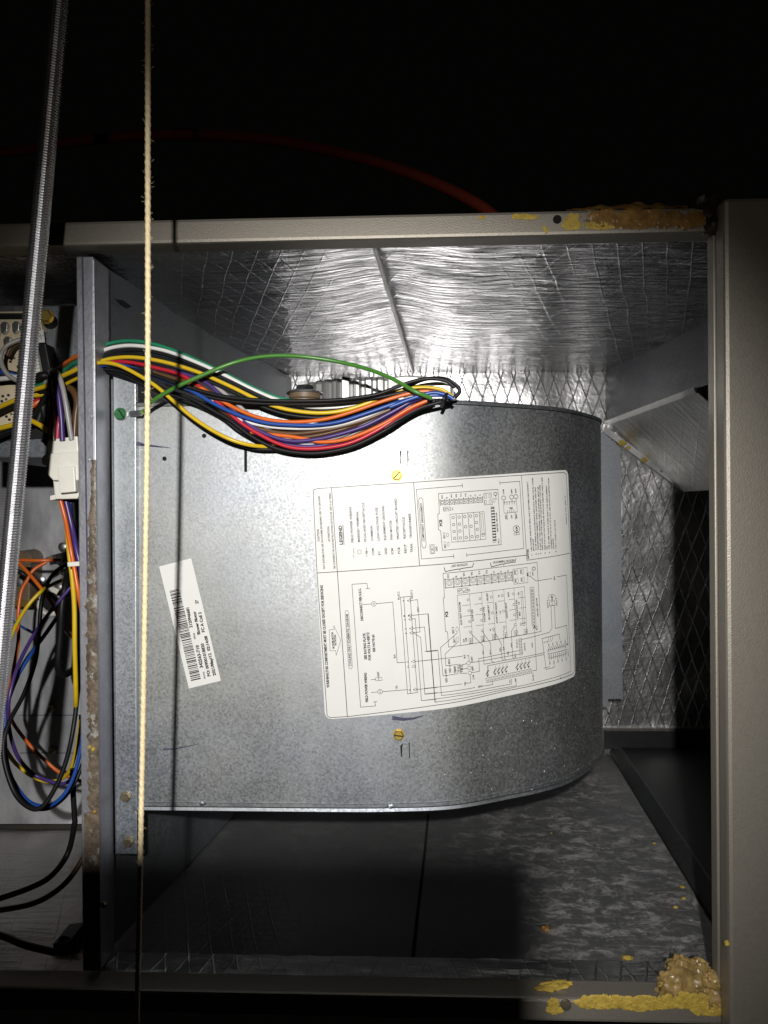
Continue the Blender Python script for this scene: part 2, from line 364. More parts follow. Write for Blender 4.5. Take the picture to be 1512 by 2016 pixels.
part('back_liner', grid(back, 90, 60), 'foil_back', cab, True, label='foil back liner with diamond scrim')
part('back_liner_edge', box(-0.30, 0.65, YB - 0.004, YB - 0.002, -0.3425, -0.3400), 'foil_slope', cab)
part('back_sheet', box(XL, 0.65, YB + 0.012, YB + 0.016, ZF - 0.01, ZTOP - 0.008), 'paint_in', cab)
# floor
fl = [onZ(1424, 1850, ZF), onZ(1192, 1468, ZF)]
def floor(u, v):
    y = 0.0245 + v * (YB - 0.0245); xr = fl[0].x + (fl[1].x - fl[0].x) * (y - fl[0].y) / (fl[1].y - fl[0].y)
    x = -0.29 + u * (xr + 0.29)
    return Vector((x, y, ZF - 0.003 + 0.0014 * noise.noise(Vector((x * 12, y * 16, 7)))))
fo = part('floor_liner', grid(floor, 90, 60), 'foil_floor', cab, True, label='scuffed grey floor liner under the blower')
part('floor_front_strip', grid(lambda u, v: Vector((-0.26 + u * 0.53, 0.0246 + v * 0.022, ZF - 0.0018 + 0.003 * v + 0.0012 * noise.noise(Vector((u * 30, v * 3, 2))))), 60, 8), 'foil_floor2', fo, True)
part('floor_seam', tube([onZ(a, b, ZF - 0.0026) for a, b in ((843, 1604), (836, 1680), (822, 1800), (811, 1905))], 0.0016, 6), 'void', fo)
# black pan and its lip beyond the floor
lipv = prism([fl[0] + Vector((0.002, -0.02, -0.004)), fl[1] + Vector((0.002, 0.0, -0.004)), fl[1] + Vector((0.014, 0, 0.012)), fl[0] + Vector((0.014, -0.02, 0.012))], (0.002, 0, 0))
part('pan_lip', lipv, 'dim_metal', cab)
part('drain_pan', merge(prism([fl[0] + Vector((0.016, -0.03, 0.011)), fl[1] + Vector((0.016, -0.004, 0.011)), Vector((0.62, YB - 0.012, ZF + 0.011)), Vector((0.62, fl[0].y - 0.03, ZF + 0.011))], (0, 0, -0.02)),
     box(0.30, 0.62, YB - 0.012, YB - 0.008, ZF + 0.009, -0.3440)), 'black', cab, label='black drain pan beside the floor liner')
# right partition: strip under the top, its bright bottom flange, the sloping foil panel and its edge
Z1 = 0.139
ra, rb = onZ(1186, 834, Z1), onZ(1372, 765, Z1)
rb2 = rb + (rb - ra) * 0.75
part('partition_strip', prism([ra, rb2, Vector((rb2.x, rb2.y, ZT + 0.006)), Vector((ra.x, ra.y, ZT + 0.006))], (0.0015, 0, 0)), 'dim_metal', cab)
part('partition_flange', prism([ra + Vector((-0.004, 0, 0.001)), rb + Vector((-0.004, 0, 0.001)), rb + Vector((-0.001, 0, -0.006)), ra + Vector((-0.001, 0, -0.006))], (0.002, 0, 0.001)), 'flange_white', cab, bev=0.0005)
qa, qb = W(1186, 850, YB - 0.012), W(1345, 968, YB - 0.012)
slope = grid(lambda u, v: (ra + Vector((0.002, 0, -0.005))).lerp(qb, u).lerp((rb + Vector((0.001, 0, -0.005))).lerp(qb + (rb - ra), u), v) + Vector((0, 0, 0.0012 * noise.noise(Vector((u * 6, v * 9, 1))))), 24, 24)
so = part('sloping_panel', slope, 'foil_slope', cab, True, label='sloping foil faced panel below the partition')
sd = (qb - qa).normalized()
nrm = Vector((sd.z, 0, -sd.x))
part('panel_edge_strip', prism([qa, qb + sd * 0.004, qb + sd * 0.004 + nrm * -0.009, qa + nrm * -0.009], (0, -0.003, 0)), 'white_metal', so)
for t in (0.30, 0.52, 0.70, 0.9):
    p = qa.lerp(qb, t) + nrm * -0.0045 + Vector((0, -0.0032, 0))
    part('rivet_hole', disc(p, (0, -1, 0), [(0.0016, 0), (0.0016, 0.0002)], 8), 'void', so)
for t, r in ((0.22, 0.006), (0.50, 0.005), (0.30, 0.004)):
    part('sealant_dab', blob(qa.lerp(qb, t) + nrm * -0.003 + Vector((0, -0.003, 0)), r, t * 20, 6, 0.5, (1, 0.3, 0.8)), 'foam', so, True)
part('blower_side_plate', plate([(1168, 838), (1222, 882), (1226, 1376), (1197, 1376), (1197, 1392), (1168, 1392)], 0.50, 0.0015), 'galvd', cab)
# left partition wall
lw0, lw1 = onZ(187, 515, ZT), onZ(572, 742, ZT)
lw = part('left_partition', prism([lw0, Vector((lw1.x, YB - 0.003, ZT)), Vector((lw1.x, YB - 0.003, ZF)), Vector((lw0.x, lw0.y, ZF))], (-0.0015, 0.0002, 0)), 'galvd', cab)
d01 = (Vector((lw1.x, YB, 0)) - Vector((lw0.x, lw0.y, 0))).normalized(); nl = Vector((d01.y, -d01.x, 0))
def onwall(px, py):
    d = ray(px, py); t = (lw0 - CAM).dot(nl) / d.dot(nl); return CAM + d * t + nl * 0.0006
part('knockout', prism([onwall(a, b) for a, b in ((226, 589), (240, 591), (258, 604), (247, 607), (236, 600))], nl * 0.0005), 'void', lw)
part('bent_tab', prism([onwall(a, b) for a, b in ((188, 638), (190, 640), (194, 682), (191, 680))], nl * 0.003), 'galv2', lw)

# divider post (front of the partition)
YD = 0.016
post = part('divider_post', prism([W(150, 505, YD), W(183, 505, YD), W(196, 1912, YD), W(163, 1912, YD)], (0, 0.03, 0)), 'post', cab, bev=0.0008)
part('post_groove', plate([(160.5, 506), (163.5, 506), (176, 1300), (173, 1300)], YD - 0.0006, 0.0004), 'marker', post)
part('post_bead', tube([W(184, 512, YD + 0.001), W(190, 1100, YD + 0.001), W(197, 1912, YD + 0.001)], 0.0011, 8), 'post', post, True)
# rust and old glue down the post's right half
V = []; Fc = []; n = 260
for i in range(n + 1):
    y = 905 + (1905 - 905) * i / n; e = 184 + 13 * (y - 505) / 1400; grow = min(1, (y - 905) / 260)
    wl = (8 + 13 * grow) * (1 + 0.45 * noise.noise(Vector((y * 0.022, 3, 0))) + 0.4 * noise.noise(Vector((y * 0.09, 8, 0))) + 0.14 * noise.noise(Vector((y * 0.31, 2, 0)))) if y < 1600 else 30
    for k in range(7):
        f = k / 6; q = W(e + 1.0 - wl * (1 - f), y, YD - 0.0008)
        V.append(q + Vector((0, -0.0007 * math.sin(math.pi * min(1, f * 1.1)) * (0.4 + 1.5 * abs(noise.noise(Vector((y * 0.05, f * 4, 5))))), 0)))
for i in range(n):
    Fc += [(i * 7 + k, i * 7 + k + 1, (i + 1) * 7 + k + 1, (i + 1) * 7 + k) for k in range(6)]
part('rust_and_glue', (V, Fc), 'rust', post, True, label='rusty brown glue residue along the post')
for i, (a, b, r) in enumerate(((181, 820, 3.2), (186, 1598, 5), (190, 1630, 4.2), (177, 1470, 4), (184, 1475, 4.5), (205, 1782, 6.5), (181, 1200, 3), (190, 1750, 4), (176, 905, 3))):
    part('glue_crumb', blob(W(a, b, YD - 0.001), r / F * 0.57, i + 3, 6, 0.5), ('white_metal', 'amber', 'rust', 'foam', 'foam', 'amber', 'rust', 'rust', 'white_metal')[i], post, True)

# foam residue on the rails
def smear(cx, cy, rx, ry, seed, par, m='foam', Y=-0.0002, amp=0.7, t=-0.0007):
    return part('foam_residue', patch(cx, cy, rx, ry, Y, seed, 34, amp, t), m, par, True)
smear(1032, 427, 27, 6, 1, rail); smear(1126, 437, 20, 17, 2, rail); smear(1072, 453, 8, 11, 9, rail, amp=0.8)
smear(1240, 432, 95, 20, 3, rail, 'amber', t=-0.0008); smear(1335, 432, 52, 20, 4, rail, 'amber', t=-0.001); smear(1185, 445, 36, 9, 5, rail, t=-0.0006); smear(950, 428, 8, 4, 6, rail)
part('glue_skin', grid(lambda u, v: W(1115 + 270 * u, 415 - 6 * u - 14 * math.sin(math.pi * u) * (0.6 + 0.5 * noise.noise(Vector((u * 7, 1, 1)))) * v - 2 * v, 0.006 + 0.012 * v) + Vector((0, 0, 0.002 * noise.noise(Vector((u * 14, v * 3, 2))))), 40, 8), 'amber', rail, True)
part('dark_tar_lump', merge(blob(W(1395, 420, 0.004), 0.011, 21, 10, 0.5, (0.8, 0.6, 1.3)), blob(W(1378, 402, 0.004), 0.008, 23, 10, 0.5), blob(W(1402, 445, 0.0), 0.007, 25, 8, 0.5)), mat('tar', (0.02, 0.014, 0.008), 0.5, 0, 0.4, 120), rail, True)
for i, (a, b, rx, ry) in enumerate(((1185, 1972, 55, 15), (1265, 1974, 60, 16), (1345, 1970, 60, 17), (1395, 1985, 40, 16), (1090, 1975, 12, 14), (1092, 1988, 18, 9))):
    smear(a, b, rx, ry, 30 + i, brail, 'foam', amp=0.4, t=-0.0016)
part('foam_residue', merge(*[blob(onZ(a, b, ZF + 0.001), r, 50 + i, 9, 0.5, (1.6, 0.7, 0.35)) for i, (a, b, r) in enumerate(((1090, 1940, 0.007), (1075, 1946, 0.005), (1105, 1936, 0.005)))]), 'foam', brail, True)
lump = [(1345, 1915, .013), (1362, 1930, .012), (1320, 1935, .010), (1385, 1945, .012), (1340, 1950, .010), (1400, 1965, .010), (1375, 1905, .008), (1310, 1950, .007), (1405, 1930, .008)]
part('glue_lump', merge(*[blob(W(a, b, 0.012 - 0.003 * (i % 3)), r, 70 + i, 22, 0.3, (1, 0.8, 0.9)) for i, (a, b, r) in enumerate(lump)]), 'glue', brail, True, label='lumpy amber glue in the bottom corner')
part('glue_lump', merge(*[blob(W(a, b, 0.004), r, 90 + i, 18, 0.42, (1.2, 0.6, 0.8)) for i, (a, b, r) in enumerate(((1318, 1942, .006), (1385, 1972, .007), (1420, 1975, .006), (1355, 1960, .006)))]), 'foam', brail, True)
part('rail_screw', disc(W(1114, 1978, -0.0005), (0, -1, 0), [(0.0045, 0), (0.004, 0.0015), (0.0015, 0.0018)], 12), 'zinc', brail, True)
CRUMB = ('large bright yellow foam crumb on the floor liner near the bottom rail', 'brownish amber crumb on the floor liner near the edge of the dark shadow', 'yellow foam crumb on the floor liner closest to the curved blower end') + ('small yellow foam crumb on the floor liner along the black drain pan',) * 3 + ('tiny pale crumb on the floor liner just under the blower rim',)
for i, (a, b, r) in enumerate(((1235, 1886, .0035), (1074, 1827, .0042), (1288, 1660, .0016), (1343, 1746, .002), (1346, 1768, .002), (1330, 1786, .002), (1085, 1640, .001))):
    p = onZ(a, b, ZF - 0.001)
    part('foam_crumb', blob(p, r, 110 + i, 7, 0.5, (1.2, 0.9, 0.5)), 'foam' if i != 1 else 'amber', label=CRUMB[i], cat='crumb', group='foam crumbs on the floor', smooth=True)
part('foam_crumb', blob(W(1431, 1857, YP - 0.0005), 0.002, 131, 7, 0.5), 'foam', panel, True)

# ------------------------------------------------------------------ left compartment shell
YL = 0.288
lp = part('control_panel', plate([(-60, 603), (155, 603), (168, 1622), (-60, 1622)], YL, 0.002), 'white_metal', cab, label='bright metal control panel behind the wiring')
part('control_box', plate([(-60, 601), (170, 601), (172, 901), (-60, 901)], 0.082, YL - 0.083), 'galvd', lp, bev=0.0012)
part('panel_plate', plate([(30, 1130), (166, 1130), (166, 1408), (30, 1408)], YL - 0.0012, 0.001), 'white_metal', lp)
for b in (1407.5, 1482): part('panel_seam', plate([(38, b), (166, b), (166, b + 1.2), (38, b + 1.2)], YL - 0.0018, 0.0004), 'marker', lp)
def hexscrew(c, r, m, par, axis=(0, -1, 0), slot=True, ang=0.3, name='screw'):
    c = Vector(c)
    o = part(name, merge(disc(c, axis, [(r * 1.12, 0), (r * 1.12, r * 0.15)], 18), disc(c + Vector(axis) * r * 0.15, axis, [(r, 0), (r, r * 0.55), (r * 0.86, r * 0.7)], 6, ang)), m, par)
    return o
for a, b in ((101, 1395), (104, 1478)):
    hexscrew(W(a, b, YL - 0.002), 0.0042, 'zinc', lp)
lf = part('left_floor', grid(lambda u, v: (lambda p: Vector((p.x, p.y, ZF - 0.002 + 0.0012 * noise.noise(Vector((p.x * 30, p.y * 30, 1))))))(Vector((XL + u * (W(172, 1900, 0.02).x - XL), 0.0245 + v * (YL - 0.0245), 0))), 40, 40), 'foil_left', cab, True, label='grey foil floor of the wiring compartment')

# ------------------------------------------------------------------ blower housing
YS = 0.05
ZB = W(450, 1588, YS).z; ZH = W(450, 799, YS).z
edge = [onZ(a, b, ZB) for a, b in ((1000, 1565), (1062, 1552), (1114, 1536), (1160, 1508), (1186, 1480))]
xl = W(269, 1200, YS).x
prof = [Vector((xl, YS, 0)), Vector((xl * 0.66, YS, 0)), Vector((W(640, 1200, YS).x, YS, 0)), Vector((W(760, 1200, YS).x, YS + 0.0015, 0)), Vector((W(890, 1200, YS).x, YS + 0.0085, 0))]
prof += [Vector((p.x, p.y, 0)) for p in edge]
e = prof[-1]
prof += [e + Vector(q) for q in ((0.012, 0.062, 0), (0.004, 0.13, 0), (-0.035, 0.19, 0), (-0.10, 0.225, 0), (-0.20, 0.235, 0), (-0.30, 0.22, 0))]
prof = catmull(prof, 10)
SL = [0.0]
for a, b in zip(prof, prof[1:]): SL.append(SL[-1] + (b - a).length)
NRM = []
for i in range(len(prof)):
    t = (prof[min(i + 1, len(prof) - 1)] - prof[max(i - 1, 0)]).normalized(); NRM.append(Vector((t.y, -t.x, 0)))
def sv2p(s, v, off=0.0):
    import bisect
    i = max(0, min(len(prof) - 2, bisect.bisect_right(SL, s) - 1)); f = (s - SL[i]) / (SL[i + 1] - SL[i])
    p = prof[i].lerp(prof[i + 1], f); nn = NRM[i].lerp(NRM[i + 1], f)
    return Vector((p.x, p.y, v)) + nn * off
def px2sv(px, py):
    d = ray(px, py); best = None
    for i in range(len(prof) - 1):
        a, b = prof[i], prof[i + 1]; e = b - a
        den = d.x * e.y - d.y * e.x
        if abs(den) < 1e-12: continue
        t = ((a.x - CAM.x) * e.y - (a.y - CAM.y) * e.x) / den
        u = ((a.x - CAM.x) * d.y - (a.y - CAM.y) * d.x) / den
        if t > 0 and -1e-6 <= u <= 1 + 1e-6 and (best is None or t < best[0]):
            best = (t, SL[i] + u * (SL[i + 1] - SL[i]), d.z * t)
    return (best[1], best[2]) if best else None
blow = thing('blower_housing', 'galvanised scroll housing of the blower with flat face curving away to one side', 'blower housing', (0, 0.25, ZB))
n = len(prof); V = []
for p in prof: V += [Vector((p.x, p.y, ZB)), Vector((p.x, p.y, ZH))]
Fc = []
for i in range(n - 1):
    Fc.append((2 * i, 2 * i + 2, 2 * i + 3, 2 * i + 1))
sheet = part('scroll_sheet', (V, Fc), 'galv', blow)
for pl in sheet.data.polygons: pl.use_smooth = True
# side plates with rolled rims
cin = Vector((0.0, 0.27, 0)); rin = 0.125
for zc, s in ((ZB, -1), (ZH, 1)):
    V = []; Fc = []
    for p, q in zip(prof, NRM):
        th = math.atan2(p.y - cin.y, p.x - cin.x)
        V += [Vector((p.x, p.y, zc + s * 0.0006)) + q * 0.0008, Vector((p.x, p.y, zc + s * 0.003)) + q * 0.0016, Vector((p.x, p.y, zc + s * 0.0045)) - q * 0.001, Vector((p.x, p.y, zc + s * 0.0015)) - q * 0.006, Vector((cin.x + rin * math.cos(th), cin.y + rin * math.sin(th), zc + s * 0.0015))]
    for i in range(n - 1):
        Fc += [(i * 5 + k, i * 5 + k + 1, i * 5 + 5 + k + 1, i * 5 + 5 + k) for k in range(4)]
    part('side_plate', (V, Fc), 'galvd', blow, True)
# bead line stamped along the bottom edge and crimp tabs
part('edge_bead', tube([Vector((p.x, p.y, ZB + 0.0035)) + q * 0.0002 for p, q in list(zip(prof, NRM))[:110]], 0.0005, 6), 'galv2', blow, True)
for a, b in ((399, 1581), (768, 1587), (398, 804)):
    s, v = px2sv(a, b); part('crimp_tab', blob(sv2p(s, v, 0.0006), 0.0022, a, 6, 0.4, (1.3, 0.5, 1)), 'galv2', blow, True)
# mounting flange at the left end
part('mounting_flange', merge(prism([W(222, 722, 0.044), W(267, 722, 0.044), W(269.5, 1682, 0.044), W(228, 1682, 0.044)], (0, 0.0055, 0))), 'galv2', blow, bev=0.0008)
part('flange_return', prism([W(196, 722, 0.058), W(222, 722, 0.058), W(229, 1682, 0.058), W(207, 1682, 0.058)], (0, 0.002, 0)), 'galvd', blow)
part('return_edge', tube([W(203, 735, 0.0565), W(204, 1200, 0.0565), W(209, 1660, 0.0565)], 0.0007, 6), 'galv2', blow, True)
for a, b in ((248, 1568), (253, 1657)):
    h = hexscrew(W(a, b, 0.0435), 0.0042, 'zinc', blow)
for a, b, an in ((781, 936, 0.2), (785, 1446, 0.25)):
    s, v = px2sv(a, b); c = sv2p(s, v, 0.0002)
    h = hexscrew(c, 0.0044, 'screw', blow, ang=an)
    ax = Vector((math.cos(0.85), 0, math.sin(0.85))) if b < 1000 else Vector((math.cos(-0.1), 0, math.sin(-0.1)))
    pz = Vector((-ax.z, 0, ax.x)); cc = c + Vector((0, -0.0039, 0))
    part('slot', prism([cc + ax * 0.0036 + pz * 0.0005, cc - ax * 0.0036 + pz * 0.0005, cc - ax * 0.0036 - pz * 0.0005, cc + ax * 0.0036 - pz * 0.0005], (0, 0.0002, 0)), 'void', h)
for pts in (((787, 890), (789, 887), (802, 886), (803, 915), (800, 917), (789, 913)), ((788, 1468), (792, 1463), (805, 1461), (806, 1491), (803, 1494), (791, 1490))):
    tb = part('punched_tab', prism([sv2p(*px2sv(a, b), 0.0004) for a, b in pts], (0, 0.0004, 0)), 'galv', blow)
    x, y0, y1 = pts[3][0], pts[2][1], pts[3][1]
    part('slit', prism([sv2p(*px2sv(a, b), 0.0007) for a, b in ((x - 1.4, y0), (x + 0.4, y0), (x + 1, y1 + 1), (x - 0.8, y1 + 1))], (0, 0.0002, 0)), 'void', tb)
    part('slit', prism([sv2p(*px2sv(a, b), 0.0007) for a, b in ((pts[0][0], pts[0][1]), (pts[1][0], pts[1][1]), (pts[1][0] + 1, pts[1][1] + 1), (pts[0][0] + 1, pts[4][1] - 6), (pts[5][0] + 1, pts[5][1]), (pts[5][0], pts[5][1]))], (0, 0.0002, 0)), 'void', tb)
for a, b in ((402, 858), (324, 903)):
    part('round_hole', disc(sv2p(*px2sv(a, b), 0.0002), (0, -1, 0), [(0.0019, 0), (0.0019, 0.0002)], 16), 'void', blow)
part('slot_hole', prism([sv2p(*px2sv(a, b), 0.0004) for a, b in ((481, 876), (486.5, 876), (486.5, 929), (481, 929))], (0, 0.0003, 0)), 'void', blow)
def mark(pts, wd):
    P = [Vector((*px2sv(a, b), 0)) for a, b in pts]; V = []; n = len(P)
    for i, p in enumerate(P):
        t = (P[min(i + 1, n - 1)] - P[max(0, i - 1)]).normalized(); q = Vector((-t.y, t.x, 0)) * wd * (1 - 0.75 * i / (n - 1)) * 0.5
        V += [sv2p((p + q).x, (p + q).y, 0.0004), sv2p((p - q).x, (p - q).y, 0.0004)]
    part('marker_stroke', (V, [(2 * i, 2 * i + 1, 2 * i + 3, 2 * i + 2) for i in range(n - 1)]), 'marker', blow)
mark([(270, 871), (285, 876), (305, 878), (335, 882)], 0.0022); mark([(270, 876), (295, 878), (320, 881)], 0.0016)
mark([(322, 1475), (345, 1474), (370, 1469), (392, 1464)], 0.0016); mark([(772, 1413), (795, 1416), (815, 1414), (833, 1409)], 0.0035)

# motor standing above the housing
mot = thing('blower_motor', 'finned cast aluminium motor end showing above the blower housing', 'motor', (0, 0.2, ZH))
mc = Vector((W(735, 760, 0.20).x, 0.20, ZH)); mr = 0.086; mh = W(735, 741, 0.115).z - ZH
V = []; n = 240
for z, rr in ((-0.02, 1), (mh - 0.004, 1), (mh, 0.95), (mh, 0.3)):
    for k in range(n):
        a = 2 * math.pi * k / n; f = 0.0022 * max(-1, min(1, 3 * math.cos(48 * a))) if abs(math.sin(a * 2 + 0.6)) < 0.93 and rr > 0.9 else 0
        V.append(mc + Vector(((mr * rr + f) * math.cos(a), (mr * rr + f) * math.sin(a), z)))
part('finned_casing', (V, [(i * n + k, i * n + (k + 1) % n, (i + 1) * n + (k + 1) % n, (i + 1) * n + k) for i in range(3) for k in range(n)]), 'cast', mot)
part('casing_block', merge(plate([(672, 745), (687, 744), (688, 790), (672, 790)], 0.108, 0.02)), 'cast', mot, bev=0.001)
part('block_cap', plate([(673, 741), (688, 740), (688, 746), (673, 746)], 0.107, 0.012), 'black', mot)
part('connector_cover', plate([(762, 742), (800, 738), (850, 742), (890, 752), (890, 792), (762, 792)], 0.112, 0.03), 'cast', mot, bev=0.002)
part('rating_sticker', plate([(770, 752), (790, 750), (790, 772), (772, 774)], 0.111, 0.0006), 'sheet', mot)
gc = W(600, 785, 0.088)
part('mount_grommet', disc(gc, (0, 0, 1), [(0.012, -0.012), (0.0165, -0.006), (0.0165, -0.002), (0.013, -0.001), (0.0145, 0.000), (0.0145, 0.004)], 24), 'brownplastic', mot, True)
part('grommet_washer', disc(gc + Vector((0, 0, 0.0042)), (0, 0, 1), [(0.0165, 0), (0.0170, 0.001), (0.015, 0.0022), (0.007, 0.0024)], 24), 'steel', mot, True)
part('grommet_bolt', disc(gc + Vector((0, 0, 0.0066)), (0, 0, 1), [(0.0085, 0), (0.0085, 0.0045), (0.007, 0.0055)], 6), 'black', mot)
part('lower_washer', disc(gc + Vector((0, 0, -0.0125)), (0, 0, 1), [(0.0165, 0), (0.0165, 0.0015)], 24), 'steel', mot, True)

# ------------------------------------------------------------------ printed labels
FR = {'7': (600, 920, 2.8), 'A': (610, 920, 6.873), 'B': (810, 920, 4.725), 'C': (620, 1120, 6.3), 'D': (840, 1100, 5.04), 'S': (300, 1090, 7.2)}
def sv(fr, x, y):
    o = FR[fr]; return Vector(px2sv(o[0] + x / o[2], o[1] + y / o[2]))
TEXTS = []
def T(fr, s, a, b, h, bold=False):
    TEXTS.append((fr, s, a, b, h, bold))
class Ink:
    def __init__(self): self.V = []; self.F = []; 
    def quad(self, P):
        i = len(self.V); self.V += P; self.F.append(tuple(range(i, i + len(P))))
    def line(self, fr, pts, wd=0.00042, off=0.00075):
        P = [sv(fr, *p) for p in pts]
        for a, b in zip(P, P[1:]):
            d = b - a; L = d.length
            if L < 1e-7: continue
            d = d / L; q = Vector((-d.y, d.x)) * wd / 2; a2 = a - d * wd / 2; L += wd
            m = max(1, int(abs(d.x) * L / 0.004))
            for k in range(m):
                p0 = a2 + d * L * k / m; p1 = a2 + d * L * (k + 1) / m
                self.quad([sv2p(*(p0 + q), off), sv2p(*(p1 + q), off), sv2p(*(p1 - q), off), sv2p(*(p0 - q), off)])
    def circle(self, fr, c, r, wd=0.0003, n=14):
        self.line(fr, [(c[0] + r * math.cos(2 * math.pi * k / n), c[1] + r * math.sin(2 * math.pi * k / n)) for k in range(n + 1)], wd)
    def loop(self, fr, pts, wd=0.0003): self.line(fr, list(pts) + [pts[0]], wd)
    def oval(self, fr, c, w=9, h=20): self.line(fr, [(c[0] + w * math.cos(k * math.pi / 6), c[1] + h * math.sin(k * math.pi / 6)) for k in range(13)], 0.00025)
ink = Ink()
# big wiring diagram --------------------------------------------------------
B_ = 0.00055
ink.line('7', [(68, 117), (600, 83), (1200, 43), (1425, 28), (1438, 40), (1460, 470), (1482, 1120), (1475, 1137), (1100, 1233), (700, 1313), (240, 1372), (140, 1379), (124, 1368), (68, 582), (47, 140), (52, 124), (68, 117)], 0.0005)
ink.line('7', [(148, 111), (180, 575), (235, 1371)], B_); ink.line('7', [(68, 582), (180, 575), (632, 543), (1222, 484)], B_)
ink.line('7', [(600, 84), (632, 543)], B_); ink.line('7', [(1192, 44), (1222, 512), (1460, 472)], 0.00045)
ink.line('7', [(868, 101), (615, 122), (643, 505), (820, 490)]); ink.line('7', [(866, 91), (868, 111)]); ink.line('7', [(818, 480), (821, 500)])
ink.line('7', [(890, 484), (1205, 447), (1182, 77), (1073, 86)]); ink.line('7', [(890, 474), (892, 493)]); ink.line('7', [(1072, 77), (1074, 95)])
ink.line('B', [(65, 310), (75, 286), (92, 284), (105, 300), (135, 720), (128, 748), (112, 752), (98, 735), (65, 310)])
T('B', 'COMPONENT ARRANGEMENT', (122, 688), (98, 330), 20)
A = 'A'
for s, a, b, h in (('CAUTION', (133, 1003), (125, 838), 28), ('NOT SUITABLE FOR USE ON SYSTEMS EXCEEDING 150V TO GROUND', (208, 1375), (138, 385), 25), ('ATTENTION', (278, 1005), (263, 800), 28), ('NE CONVIENT PAS AUX INSTALLATIONS DE PLUS DE 150V A LA TERRE', (348, 1370), (283, 350), 25),
    ('FIELD POWER WIRING', (592, 1015), (562, 535), 30), ('MARKED TERMINAL', (680, 1010), (655, 590), 30), ('PLUG AND RECEPTACLE', (765, 1003), (735, 478), 30), ('COMMON', (858, 997), (848, 790), 30), ('COM', (873, 1190), (866, 1095), 30), ('LOW VOLTAGE FUSE', (945, 990), (915, 543), 30), ('F1', (958, 1185), (953, 1140), 30), ('EQUIPMENT GROUND', (1033, 985), (1003, 515), 30), ('GND', (1045, 1178), (1040, 1085), 30), ('FAN MOTOR', (1120, 978), (1105, 715), 30), ('ICM', (1132, 1175), (1127, 1095), 30), ('PRINTED CIRCUIT BOARD', (1208, 970), (1172, 420), 30), ('PCB', (1222, 1168), (1217, 1080), 30), ('RECEPTACLE', (1297, 963), (1280, 670), 30), ('RECP', (1308, 1160), (1303, 1040), 30), ('TRANSFORMER', (1382, 957), (1362, 620), 30), ('TRAN', (1392, 1152), (1387, 1035), 30)):
    T(A, s, a, b, h)
T(A, 'LEGEND', (447, 1045), (432, 785), 42, True); ink.line(A, [(463, 1043), (448, 783)], 0.0006)
for y in (1218, 1165, 1130): ink.line(A, [(597, y), (594, y - 32)], 0.0004)
ink.circle(A, (670, 1145), 28); ink.line(A, [(772, 1210), (765, 1085)]); ink.line(A, [(750, 1165), (768, 1150), (786, 1162)]); ink.line(A, [(750, 1145), (768, 1130), (786, 1142)])
C = 'C'
T(C, 'WARNING:THIS COMPARTMENT MUST BE CLOSED EXCEPT FOR SERVICING', (180, 1470), (98, 200), 32, True)
ink.loop(C, [(190, 1015), (178, 755), (240, 748), (235, 700), (322, 880), (265, 1070), (258, 1010)])
for s, a, b, h, bo in (('BLOWER MOTOR', (243, 985), (228, 780), 24, True), ('ROTATION', (268, 945), (262, 815), 24, True), ('COOLING ONLY SCHEMATIC DIAGRAM', (455, 1205), (412, 560), 30, False), ('DISCONNECT PER N.E.C.', (600, 640), (570, 235), 30, True), ('SEE RATING PLATE', (645, 1120), (625, 795), 30, True), ('FOR VOLTS & HERTZ', (695, 1130), (672, 780), 30, True), ('SEE NOTE #1', (748, 1028), (735, 812), 28, True), ('FIELD POWER WIRING', (660, 1650), (640, 1285), 30, True), ('GND', (800, 1340), (795, 1272), 26, False), ('BLK', (1000, 1105), (996, 1055), 22, False), ('YEL', (1025, 1488), (1020, 1440), 22, False), ('PLUG 2', (1052, 380), (1047, 280), 24, False), ('RECP 2', (1214, 365), (1208, 262), 24, False), ('BRN', (1292, 530), (1287, 465), 24, False)):
    T(C, s, a, b, h, bo)
ink.loop(C, [(375, 540), (385, 515), (405, 515), (420, 540), (465, 1210), (455, 1235), (430, 1235), (418, 1205)])
ink.line(C, [(655, 240), (645, 178), (460, 190), (567, 1712), (752, 1697), (745, 1645)]); ink.line(C, [(632, 244), (678, 240)]); ink.line(C, [(725, 1648), (768, 1643)])
ink.loop(C, [(752, 1350), (830, 1345), (833, 1380), (755, 1385)]); ink.line(C, [(790, 1347), (793, 1383)]); ink.line(C, [(695, 1372), (750, 1368)], 0.0004)
ink.circle(C, (808, 1520), 30); ink.circle(C, (730, 432), 30); ink.line(C, [(700, 1530), (775, 1524)], 0.0004); ink.line(C, [(595, 441), (698, 434)], 0.0004)
T(C, 'L1', (818, 1535), (815, 1505), 20); T(C, 'L2', (740, 447), (737, 417), 20)
ink.line(C, [(762, 430), (965, 410), (1020, 1162), (1120, 1155)]); ink.line(C, [(838, 1520), (1145, 1495)])
for a, b in (((1060, 350), (1148, 1548)), ((1100, 345), (1188, 1542)), ((1180, 340), (1270, 1530)), ((1060, 350), (1180, 340)), ((1148, 1548), (1270, 1530))): ink.line(C, [a, b])
for (x, y), s in zip(((1187, 390), (1198, 575), (1203, 620), (1213, 735), (1218, 790), (1238, 1145), (1243, 1205), (1262, 1492)), ('4', '1', '6', '2', '3', '7', '11', '9')):
    ink.line(C, [(x - 20, y - 18), (x + 6, y), (x - 17, y + 18)]); T(C, s, (x - 22, y + 12), (x - 24, y - 8), 20); T(C, s, (x - 78, y + 16), (x - 80, y - 4), 20)
ink.line(C, [(1190, 390), (1270, 380), (1278, 455)]); ink.line(C, [(1283, 540), (1302, 780), (1220, 790)])
ink.line(C, [(1200, 575), (1405, 555), (1490, 1650), (1510, 1648)]); ink.line(C, [(1205, 620), (1243, 615), (1320, 1632), (1512, 1612)])
